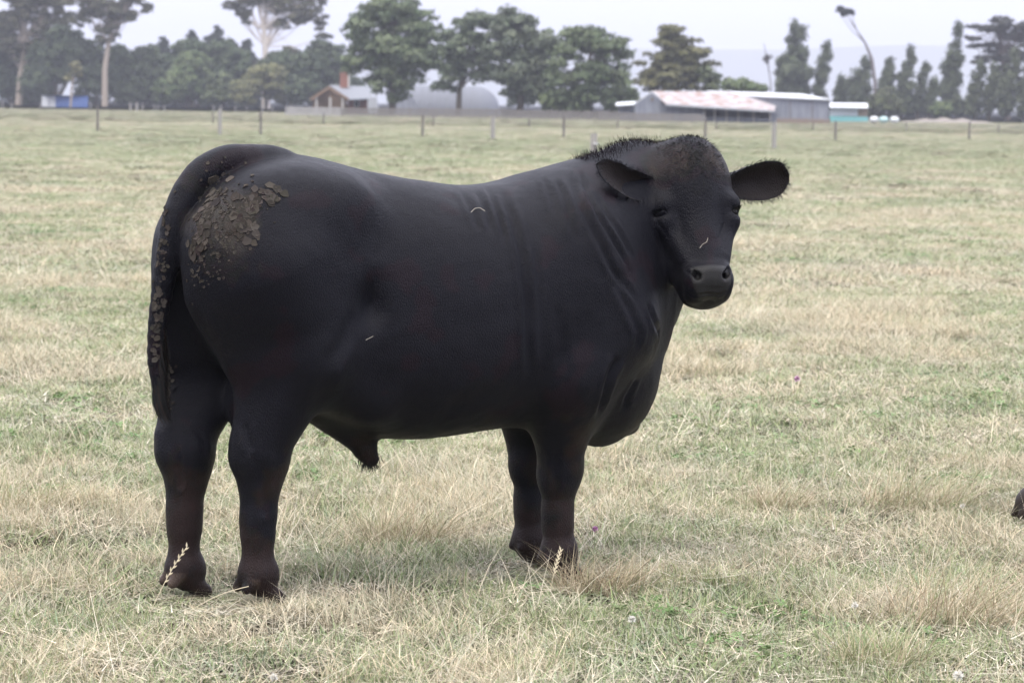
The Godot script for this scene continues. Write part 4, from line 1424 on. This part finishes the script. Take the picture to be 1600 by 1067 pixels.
func folds(p: Vector3) -> float:
	var out := 0.0
	for s in strokes:
		if not s[3].has_point(p):
			continue
		var pts: PackedVector3Array = s[0]
		var best := 1e9
		var where := 0.0
		for i in pts.size() - 1:
			var a := pts[i]
			var ab := pts[i + 1] - a
			var t := clampf((p - a).dot(ab) / ab.length_squared(), 0.0, 1.0)
			var d := (p - a - ab * t).length_squared()
			if d < best:
				best = d
				where = (i + t) / (pts.size() - 1.0)
		var w: float = s[2]
		var d := sqrt(best) / w
		if d < 3.2:
			var ends := smoothstep(0.0, 0.18, where) * smoothstep(1.0, 0.8, where)
			out += s[1] * ends * (-exp(-d * d) + 0.55 * exp(-(d - 1.75) * (d - 1.75) * 1.5))
	return out

func build_bull() -> void:
	var hl := Vector3(-0.309, 0, 0.951)         # where the face looks, in the bull's own axes
	var pit := deg_to_rad(23.0)
	var v := Vector3(0, -cos(pit), 0) + hl * sin(pit)
	var w := hl * cos(pit) + Vector3(0, sin(pit), 0)
	var u := w.cross(v).normalized()      # to the bull's left
	var tilt := Basis(w, deg_to_rad(2.0))
	head_frame = Transform3D(tilt * Basis(u * 1.02, v * 1.13, w * 1.08), Vector3(0.931, 1.414, 0.145))
	head_inv = head_frame.affine_inverse()
	define_bull()
	var t0 := Time.get_ticks_msec()
	var got := mesh_field()
	var verts: PackedVector3Array = got[0]
	var tri: PackedInt32Array = got[1]
	settle(verts, 0)
	print("field meshed ", verts.size(), " ", Time.get_ticks_msec() - t0)
	var n0 := verts.size()
	tri = split(verts, tri, false)
	settle(verts, n0)
	n0 = verts.size()
	tri = split(verts, tri, true)
	settle(verts, n0)
	print("settled ", verts.size(), " ", Time.get_ticks_msec() - t0)
	# folds
	for s in FOLDS:
		stroke(s[0], s[1], s[2])
	var nor := smooth_normals(verts, tri)
	var fine := FastNoiseLite.new()
	fine.seed = 5
	fine.frequency = 9.0
	fine.fractal_octaves = 3
	var dim_at := on_body(582, 478)
	for i in verts.size():
		var p := verts[i]
		var d := folds(p) + fine.get_noise_3dv(p) * 0.0022
		var q := (p - dim_at) * Vector3(1.0, 0.62, 1.0)
		d -= 0.036 * exp(-q.length_squared() / 0.0019)
		verts[i] = p + nor[i] * d
	nor = smooth_normals(verts, tri)
	print("folded ", Time.get_ticks_msec() - t0)
	# colours of the hair
	var col := PackedColorArray()
	col.resize(verts.size())
	var tint := FastNoiseLite.new()
	tint.seed = 11
	tint.frequency = 5.0
	tint.fractal_octaves = 4
	var mud_c := on_body(352, 345)
	for i in verts.size():
		var p := verts[i]
		var nz := tint.get_noise_3dv(p)
		var c := Color(0.0052, 0.0054, 0.0088)
		var brown := clampf(0.5 + nz * 0.7, 0.0, 1.0) * 0.22
		var h := head_inv * p
		if absf(h.x) < 0.2 and h.y > -0.1 and h.y < 0.6 and h.z > -0.22:
			var q := Vector3((absf(h.x) - 0.085) / 0.055, (h.y - 0.075) / 0.05, 0)
			brown += 1.6 * exp(-q.length_squared()) * (0.8 + nz)
		brown += 0.9 * clampf(0.5 + nz * 2.0 + (0.30 - p.y) * 5.0, 0.0, 1.0) * (1.0 if p.y < 0.55 else 0.0)
		c = c.lerp(Color(0.022, 0.0145, 0.0128), clampf(brown, 0.0, 1.3))
		var m := p - mud_c
		var mud := exp(-(m.x * m.x / 0.011 + m.y * m.y / 0.016 + m.z * m.z / 0.05)) * 1.25 + nz * 0.55 - 0.35
		if mud > 0.0 and m.length() < 0.24 and p.z > -0.02:
			c = c.lerp(Color(0.045, 0.038, 0.033), clampf(mud * 1.1, 0.0, 0.75))
		# pale dewclaws and hoof dirt
		if p.y < 0.085 and ((p.x < -0.6 and p.x > -0.66) or p.x < -0.745):
			c = c.lerp(Color(0.17, 0.125, 0.105), clampf(0.6 + nz * 1.6, 0.0, 1.0))
		col[i] = c
	# nose leather apart from the hair
	var coat_tri := PackedInt32Array()
	var nose_tri := PackedInt32Array()
	for t in range(0, tri.size(), 3):
		var h := head_inv * ((verts[tri[t]] + verts[tri[t + 1]] + verts[tri[t + 2]]) / 3.0)
		var nose := absf(h.x) < 0.062 - maxf(h.y - 0.45, 0.0) * 0.6 and h.y > 0.398 + absf(h.x) * absf(h.x) * 1.5 and h.y < 0.487 and h.z > -0.04
		(nose_tri if nose else coat_tri).append_array([tri[t], tri[t + 1], tri[t + 2]])
	ear(verts, nor, col, coat_tri, 1.0)
	ear(verts, nor, col, coat_tri, -1.0)
	var m := tri_mesh(verts, coat_tri, nor, col)
	var arr := m.surface_get_arrays(0)
	arr[Mesh.ARRAY_INDEX] = nose_tri
	m.add_surface_from_arrays(Mesh.PRIMITIVE_TRIANGLES, arr)
	var coat := mat(Color.WHITE, 0.46, 0.29)
	coat.resource_name = "black_hair"
	coat.vertex_color_use_as_albedo = true
	coat.rim_enabled = true
	coat.rim = 0.03
	coat.rim_tint = 0.0
	coat.heightmap_enabled = true
	coat.heightmap_texture = noise_tex(0.06, 512, false, 1.0, 3, 3)
	coat.heightmap_scale = 0.3
	coat.uv1_triplanar = true
	coat.uv1_scale = Vector3(9.0, 3.5, 9.0)
	var leather := mat(lin(0.012, 0.0115, 0.0125), 0.3, 0.37)
	leather.resource_name = "nose_leather"
	leather.heightmap_enabled = true
	leather.heightmap_texture = coat.heightmap_texture
	leather.heightmap_scale = 0.25
	leather.uv1_triplanar = true
	leather.uv1_scale = Vector3(9, 9, 9)
	m.surface_set_material(0, coat)
	m.surface_set_material(1, leather)
	var bull := thing("bull", "black hornless bull standing side on in the paddock, head turned to look over", "bull", BULL_AT, BULL_TURN)
	obj("body", m, null, bull)
	print("body ", coat_tri.size() / 3, " ", Time.get_ticks_msec() - t0)
	eyes(bull)
	bull_hair(bull, verts, nor, coat_tri)
	mud_flakes(bull)
	hide_details()

func build_second_bull() -> void:
	# stands just past the edge of the picture; one hind hoof reaches into it
	define_bull(true)
	var got := mesh_field()
	var verts: PackedVector3Array = got[0]
	var tri: PackedInt32Array = got[1]
	settle(verts, 0)
	var nor := smooth_normals(verts, tri)
	var col := PackedColorArray()
	for p in verts:
		var c := Color(0.0052, 0.0054, 0.0088)
		if p.y < 0.4:
			c = Color(0.030, 0.020, 0.017)
		col.append(c)
	ear_edge.clear()
	ear(verts, nor, col, tri, 1.0)
	ear(verts, nor, col, tri, -1.0)
	var turn := deg_to_rad(12.0)
	var foot := on_ground(1614, 826)
	var at := foot - Basis(Vector3.UP, turn) * Vector3(-0.9, 0, 0.135)
	var bull := thing("bull", "dark bull mostly out of view, only a brown hind hoof showing in the grass", "bull", at, turn)
	var coat := mat(Color.WHITE, 0.5, 0.3)
	coat.vertex_color_use_as_albedo = true
	coat.resource_name = "black_hair"
	obj("body", tri_mesh(verts, tri, nor, col), coat, bull)
	eyes(bull)

const FOLDS := [
	[[[780, 290], [800, 340], [816, 400], [824, 470], [826, 550], [830, 625]], 0.007, 0.016],
	[[[836, 380], [841, 440], [842, 500]], 0.003, 0.012],
	[[[744, 294], [760, 330], [774, 380]], 0.004, 0.012],
	[[[762, 290], [780, 335], [795, 395]], 0.004, 0.011],
	[[[722, 296], [742, 340], [752, 370]], 0.003, 0.012],
	[[[888, 268], [904, 314], [933, 371], [958, 422], [984, 455], [1003, 490]], 0.0065, 0.013],
	[[[903, 258], [914, 291], [936, 339], [971, 397], [993, 444]], 0.005, 0.010],
	[[[930, 300], [952, 340], [975, 375], [998, 420]], 0.004, 0.012],
	[[[868, 275], [882, 307], [893, 350], [905, 390]], 0.004, 0.010],
	[[[850, 275], [862, 310], [870, 345]], 0.003, 0.010],
	[[[953, 425], [980, 475], [1000, 520], [990, 565]], 0.006, 0.014],
	[[[1012, 470], [1030, 520], [1022, 570]], 0.007, 0.014],
	[[[968, 555], [955, 585], [944, 622], [930, 668]], 0.010, 0.016],
	[[[996, 590], [980, 620], [975, 650]], 0.006, 0.014],
	[[[870, 470], [878, 540], [886, 600]], 0.003, 0.02],
	[[[500, 640], [512, 580], [540, 520], [570, 470]], 0.004, 0.026],
	[[[690, 640], [740, 625], [800, 600]], 0.003, 0.03],
	[[[1026, 346], [1040, 362], [1046, 380]], 0.0018, 0.007],
	[[[1134, 345], [1128, 362], [1125, 378]], 0.0018, 0.007],
	[[[272, 690], [278, 720], [284, 770], [286, 840]], 0.005, 0.010],
	[[[300, 660], [318, 690], [322, 720]], 0.004, 0.012],
	[[[408, 690], [414, 740], [412, 800], [410, 860]], 0.0035, 0.012],
	[[[382, 660], [388, 690], [396, 715]], 0.005, 0.012],
	[[[868, 700], [866, 740], [872, 780]], 0.004, 0.012],
	[[[395, 705], [405, 735], [402, 780]], 0.004, 0.014],
	[[[1066, 452], [1085, 463], [1105, 459], [1125, 461], [1145, 448]], 0.0016, 0.005],
]

var ear_edge := []
func ear(verts: PackedVector3Array, nor: PackedVector3Array, col: PackedColorArray, tri: PackedInt32Array, side: float) -> void:
	# a cupped leaf: spine from base to tip, sections bent round the opening
	var spine := []
	var open := Vector3()                         # where the opening looks
	if side > 0.0:
		spine = [Vector3(0.105, 0.105, -0.12), Vector3(0.15, 0.105, -0.13), Vector3(0.205, 0.098, -0.135), Vector3(0.27, 0.092, -0.14), Vector3(0.325, 0.088, -0.145), Vector3(0.352, 0.087, -0.145)]
		open = Vector3(0.05, 0.55, 0.83)
	else:
		spine = [Vector3(-0.115, 0.13, -0.11), Vector3(-0.18, 0.15, -0.03), Vector3(-0.245, 0.152, 0.03), Vector3(-0.29, 0.14, 0.065), Vector3(-0.322, 0.125, 0.085), Vector3(-0.338, 0.118, 0.09)]
		open = Vector3(0.75, 0.3, 0.65)
	var wid := [0.026, 0.036, 0.050, 0.057, 0.046, 0.010] if side > 0.0 else [0.028, 0.038, 0.041, 0.037, 0.026, 0.006]
	var cup := [1.9, 1.5, 1.15, 0.9, 0.7, 0.5]
	const NS := 20
	const NA := 13
	var base := verts.size()
	var jag := FastNoiseLite.new()
	jag.seed = 3
	jag.frequency = 12.0
	for layer in 2:
		for i in NS:
			var t := i / float(NS - 1) * (spine.size() - 1.001)
			var k := int(t)
			var f := t - k
			var c: Vector3 = spine[k].cubic_interpolate(spine[k + 1], spine[maxi(k - 1, 0)], spine[mini(k + 2, spine.size() - 1)], f)
			var ax: Vector3 = (spine[k + 1] - spine[k]).normalized()
			var o := (open - ax * open.dot(ax)).normalized()
			var sd := ax.cross(o)
			var wd: float = cubic_interpolate(wid[k], wid[k + 1], wid[maxi(k - 1, 0)], wid[mini(k + 2, 5)], f)
			var cp: float = lerpf(cup[k], cup[k + 1], f)
			for j in NA:
				var a := (j / float(NA - 1) * 2.0 - 1.0)
				var ang := a * cp
				var rr := wd / maxf(sin(minf(cp, PI * 0.5)), 0.3)
				var thick := (0.010 if layer == 0 else 0.0) * (1.0 - a * a * 0.9)
				var q := c + sd * sin(ang) * (rr + thick) - o * (cos(ang) * (rr + thick) - rr * 0.75)
				q += o * jag.get_noise_3dv(q) * 0.004
				if layer == 0 and (j == 0 or j == NA - 1) and i < NS - 1:
					ear_edge.append([head_frame * q, (head_frame.basis * (sd * signf(a) * 1.2 + ax * (0.4 + i / 12.0))).normalized()])
				verts.append(head_frame * q)
				nor.append(Vector3.ZERO)
				col.append(Color(0.013, 0.0125, 0.0145) if layer == 0 else Color(0.017, 0.013, 0.012))
	var first := tri.size()
	for layer in 2:
		for i in NS - 1:
			for j in NA - 1:
				var a := base + (layer * NS + i) * NA + j
				if layer == 1:
					tri.append_array([a, a + 1, a + NA, a + 1, a + NA + 1, a + NA])
				else:
					tri.append_array([a, a + NA, a + 1, a + 1, a + NA, a + NA + 1])
	for t in range(first, tri.size(), 3):
		var n := (verts[tri[t + 2]] - verts[tri[t]]).cross(verts[tri[t + 1]] - verts[tri[t]])
		for e in 3:
			nor[tri[t + e]] += n
	for i in range(base, verts.size()):
		nor[i] = nor[i].normalized()

func eyes(bull: Node3D) -> void:
	var ball := SphereMesh.new()
	ball.radius = 0.0175
	ball.height = 0.035
	ball.radial_segments = 24
	ball.rings = 12
	var wet := mat(lin(0.006, 0.005, 0.004), 0.35, 0.25)
	wet.resource_name = "wet_eye"
	for s in [1.0, -1.0]:
		obj("eye", ball, wet, bull, head_frame * Vector3(0.111 * s, 0.224, -0.043))

func hair_lie(st: SurfaceTool, at: Vector3, dir: Vector3, side: Vector3, length: float, width: float, n: Vector3, c: Color) -> void:
	# a hair lying on the hide takes its light much as the hide does
	st.set_color(c)
	st.set_normal((n + side * rng.randfn(0.0, 0.22) - dir * rng.randf_range(0.0, 0.3)).normalized())
	for p in [at - side * width, at + dir * length - n * length * 0.06, at + side * width]:
		st.add_vertex(p)

func hair_tri(st: SurfaceTool, at: Vector3, dir: Vector3, side: Vector3, length: float, width: float, droop: Vector3, c: Color) -> void:
	var a := at - side * width
	var b := at + side * width
	var m1 := at + dir * length * 0.55 - side * width * 0.6 + droop * 0.3
	var m2 := at + dir * length * 0.55 + side * width * 0.6 + droop * 0.3
	var tip := at + dir * length + droop
	st.set_normal(side.cross(dir).normalized())
	st.set_color(c)
	for p in [a, m1, b, b, m1, m2, m1, tip, m2]:
		st.add_vertex(p)

func bull_hair(bull: Node3D, verts: PackedVector3Array, nor: PackedVector3Array, tri: PackedInt32Array) -> void:
	rng.seed = 21
	var st := SurfaceTool.new()
	st.begin(Mesh.PRIMITIVE_TRIANGLES)
	var n_tri := tri.size() / 3
	var flow_noise := FastNoiseLite.new()
	flow_noise.seed = 8
	flow_noise.frequency = 3.0
	var curl := FastNoiseLite.new()
	curl.seed = 9
	curl.frequency = 22.0
	var made := 0
	while made < 120000:
		var t := rng.randi_range(0, n_tri - 1) * 3
		var a := verts[tri[t]]
		var b := verts[tri[t + 1]]
		var c := verts[tri[t + 2]]
		# large triangles more often than small ones
		if (b - a).cross(c - a).length() < rng.randf() * 0.00009:
			continue
		made += 1
		if a.y < 0.085:
			continue
		var p := (a + b + c) / 3.0 + (b - a) * rng.randf_range(-0.3, 0.3) + (c - a) * rng.randf_range(-0.3, 0.3)
		var n := nor[tri[t]]
		var flow := Vector3(-0.55, -0.8, 0).rotated(n, flow_noise.get_noise_3dv(p) * 1.4)
		var length := rng.randf_range(0.010, 0.022)
		var lift := 0.13
		var h := head_inv * p
		var on_head := absf(h.x) < 0.2 and h.y > -0.06 and h.y < 0.6 and h.z > -0.24
		if on_head:
			flow = head_frame.basis.y.normalized() * (1.0 if h.y < 0.2 else -0.6) + head_frame.basis.x * h.x * 3.0
			length *= 0.8
			if h.y < 0.13 and absf(h.x) < 0.10:
				flow = flow.rotated(n, curl.get_noise_3dv(p) * 4.0)
				length = rng.randf_range(0.014, 0.03)
				lift = 0.6
			if h.y > 0.37 and h.z > -0.05:
				length *= 0.4
		elif p.y < 0.5:
			flow = Vector3(0, -1, 0)
		flow = (flow - n * flow.dot(n)).normalized()
		var dir := (flow + n * lift * rng.randf_range(0.5, 1.3)).normalized()
		var v := rng.randf_range(0.6, 1.5)
		var col := Color(0.0055 * v, 0.0057 * v, 0.009 * v)
		if rng.randf() < 0.25:
			col = Color(0.014 * v, 0.0105 * v, 0.0105 * v)
		hair_lie(st, p - n * 0.0008, dir, dir.cross(n).normalized(), length, 0.0009, n, col)
	# bristles along the crest of the neck
	for i in 1300:
		var px := rng.randf_range(905, 1040)
		var top := Vector3(INF, 0, 0)
		var x := rng.randf_range(0.60, 0.92)
		var p := Vector3(x, 1.6, lerpf(0.0, -0.05, smoothstep(0.55, 0.9, x)) + rng.randfn(0.0, 0.035))
		for k in 60:
			var d := field(p, all_pieces)
			if d < 0.002:
				top = p
				break
			p.y -= maxf(d * 0.7, 0.001)
		if top.x > 100.0:
			continue
		var dir := Vector3(rng.randf_range(-0.5, 0.2), 1.0, rng.randf_range(-0.3, 0.5)).normalized()
		var length := (rng.randf_range(0.006, 0.018) if rng.randf() < 0.8 else rng.randf_range(0.02, 0.036)) * (1.0 + 0.6 * curl.get_noise_3dv(top * 2.0))
		hair_tri(st, top, dir, Vector3(1, 0, 0.3).normalized(), length, 0.0006, Vector3(-0.006, -0.004, 0.003) * rng.randf_range(0.0, 2.0), Color(0.012, 0.0115, 0.0135))
	# poll tuft
	for i in 900:
		var fall := pow(rng.randf(), 1.7)
		var hp := Vector3(rng.randfn(0.0, lerpf(0.055, 0.022, fall)), lerpf(-0.03, 0.19, fall), 0.08)
		var p := head_frame * hp
		var dirw := -head_frame.basis.z.normalized()
		var hit := false
		for k in 40:
			var d := field(p, all_pieces)
			if d < 0.002:
				hit = true
				break
			p += dirw * maxf(d * 0.7, 0.001)
		if not hit:
			continue
		var n := on_body_normal(p)
		var dir := (n * lerpf(0.6, 0.25, fall) + Vector3(rng.randfn(0.0, 0.5), rng.randfn(0.0, 0.5) - 0.2, rng.randfn(0.0, 0.4))).normalized()
		hair_tri(st, p - n * 0.002, dir, dir.cross(n).normalized(), rng.randf_range(0.012, 0.026) * lerpf(1.0, 0.6, fall), 0.0009, Vector3(rng.randfn(0, 0.006), -0.008, rng.randfn(0, 0.004)), Color(0.024, 0.015, 0.0125) if absf(hp.x) > 0.045 and rng.randf() < 0.7 else Color(0.009, 0.009, 0.0105))
	# ear fringes
	for e in ear_edge:
		for i in 24:
			var at: Vector3 = e[0] + Vector3(rng.randfn(0, 0.004), rng.randfn(0, 0.004), rng.randfn(0, 0.004))
			var dir: Vector3 = (e[1] + Vector3(rng.randfn(0, 0.3), rng.randfn(0, 0.3), rng.randfn(0, 0.3))).normalized()
			hair_tri(st, at - dir * 0.004, dir, dir.cross(head_frame.basis.z).normalized(), rng.randf_range(0.004, 0.024), 0.0005, Vector3(0, -0.005, 0), Color(0.011, 0.0105, 0.012))
	# eyelashes
	for i in 40:
		var a := rng.randf_range(-0.018, 0.018)
		for s in [1.0, -1.0]:
			var p := head_frame * Vector3(0.126 * s, 0.213, -0.035 + a)
			hair_tri(st, p, (head_frame.basis * Vector3(0.9 * s, 0.35, 0.5 + a * 20.0)).normalized(), Vector3.UP, 0.016, 0.0007, Vector3(0, 0.004, 0), Color(0.008, 0.008, 0.009))
	# tuft of the sheath
	for i in 130:
		var p := Vector3(-0.138 + rng.randfn(0, 0.014), 0.395 + rng.randf_range(-0.01, 0.02), rng.randfn(0, 0.012))
		hair_tri(st, p, Vector3(rng.randf_range(-0.5, 0.7), -1, rng.randf_range(-0.4, 0.4)).normalized(), Vector3(1, 0, 0.2).normalized(), rng.randf_range(0.015, 0.05), 0.001, Vector3(rng.randfn(0.004, 0.006), 0, 0), Color(0.01, 0.0098, 0.0115))
	var m := mat(Color.WHITE, 0.46, 0.3)
	m.resource_name = "loose_hair"
	m.vertex_color_use_as_albedo = true
	m.cull_mode = BaseMaterial3D.CULL_DISABLED
	var o := obj("coat_hair", st.commit(), m, bull)
	o.set_meta("kind", "stuff")
	# switch of the tail
	st = SurfaceTool.new()
	st.begin(Mesh.PRIMITIVE_TRIANGLES)
	for i in 1500:
		var t := pow(rng.randf(), 0.8)
		var y := lerpf(0.86, 0.60, t)
		var r := lerpf(0.026, 0.018, t) * sqrt(rng.randf())
		var a := rng.randf() * TAU
		var p := Vector3(-0.845 + cos(a) * r, y, -0.01 + sin(a) * r)
		var dir := Vector3(cos(a) * 0.16 + 0.05, -1.0, sin(a) * 0.16).normalized()
		hair_tri(st, p, dir, Vector3(-sin(a), 0, cos(a)), rng.randf_range(0.05, 0.11) * (0.75 if t > 0.9 else 1.0), 0.0014, Vector3(lerpf(0.004, 0.03, t), 0, 0) + Vector3(cos(a), 0, sin(a)) * -r * 0.5, Color(0.010, 0.0095, 0.0105) if rng.randf() < 0.8 else Color(0.02, 0.014, 0.011))
	obj("tail_switch", st.commit(), m, bull).set_meta("kind", "stuff")

func flake(st: SurfaceTool, p: Vector3, n: Vector3, r: float, c: Color) -> void:
	var a := n.cross(Vector3(0.3, 1, 0.2)).normalized().rotated(n, rng.randf() * TAU)
	var b := n.cross(a)
	var tilt := (n + a * rng.randf_range(-0.15, 0.15) + b * rng.randf_range(-0.15, 0.15)).normalized()
	a = (a - tilt * a.dot(tilt)).normalized()
	b = tilt.cross(a)
	var ring := []
	var k := rng.randi_range(5, 7)
	for i in k:
		var an := TAU * i / k + rng.randf_range(-0.25, 0.25)
		var rr := r * rng.randf_range(0.7, 1.15)
		ring.append(p + a * cos(an) * rr + b * sin(an) * rr * 0.85 + tilt * 0.0018)
	var mid := p + tilt * 0.0008
	for i in k:
		var q0: Vector3 = ring[i]
		var q1: Vector3 = ring[(i + 1) % k]
		var d0 := q0 - tilt * 0.0035
		var d1 := q1 - tilt * 0.0035
		for v in [mid, q0, q1, q0, d0, q1, q1, d0, d1]:
			st.set_color(c)
			st.add_vertex(v)

func mud_flakes(bull: Node3D) -> void:
	rng.seed = 33
	var st := SurfaceTool.new()
	st.begin(Mesh.PRIMITIVE_TRIANGLES)
	st.set_smooth_group(-1)
	# [from, to, spread, count, size] in pixels of the photograph
	var runs := [[Vector2(345, 274), Vector2(312, 352), 8.0, 46, 0.0095], [Vector2(322, 330), Vector2(303, 392), 7.0, 42, 0.0085], [Vector2(440, 300), Vector2(376, 322), 7.0, 60, 0.0075], [Vector2(376, 322), Vector2(383, 372), 10.0, 56, 0.0085],
		[Vector2(350, 290), Vector2(340, 400), 26.0, 170, 0.0034], [Vector2(330, 400), Vector2(310, 440), 16.0, 60, 0.0028], [Vector2(259, 350), Vector2(246, 520), 3.0, 60, 0.0035], [Vector2(245, 440), Vector2(243, 560), 4.0, 40, 0.006], [Vector2(262, 560), Vector2(262, 640), 4.0, 40, 0.004],
		[Vector2(258, 322), Vector2(244, 420), 1.5, 30, 0.004]]
	for r in runs:
		for i in r[3]:
			var q: Vector2 = r[0].lerp(r[1], rng.randf()) + Vector2(rng.randfn(0, r[2]), rng.randfn(0, r[2]))
			var p := on_body(q.x, q.y)
			if p.x > 100.0:
				continue
			var v := rng.randf_range(0.55, 1.25)
			flake(st, p, on_body_normal(p), r[4] * 1.35 * rng.randf_range(0.35, 1.7), Color(0.064 * v, 0.056 * v, 0.050 * v))
	st.generate_normals()
	var m := mat(Color.WHITE, 0.95, 0.2)
	m.resource_name = "dried_mud"
	m.vertex_color_use_as_albedo = true
	var o := obj("dried_mud", st.commit(), m, bull)
	o.set_meta("kind", "stuff")
	o.set_meta("label", "brown flakes of dried mud on the rump and tail")
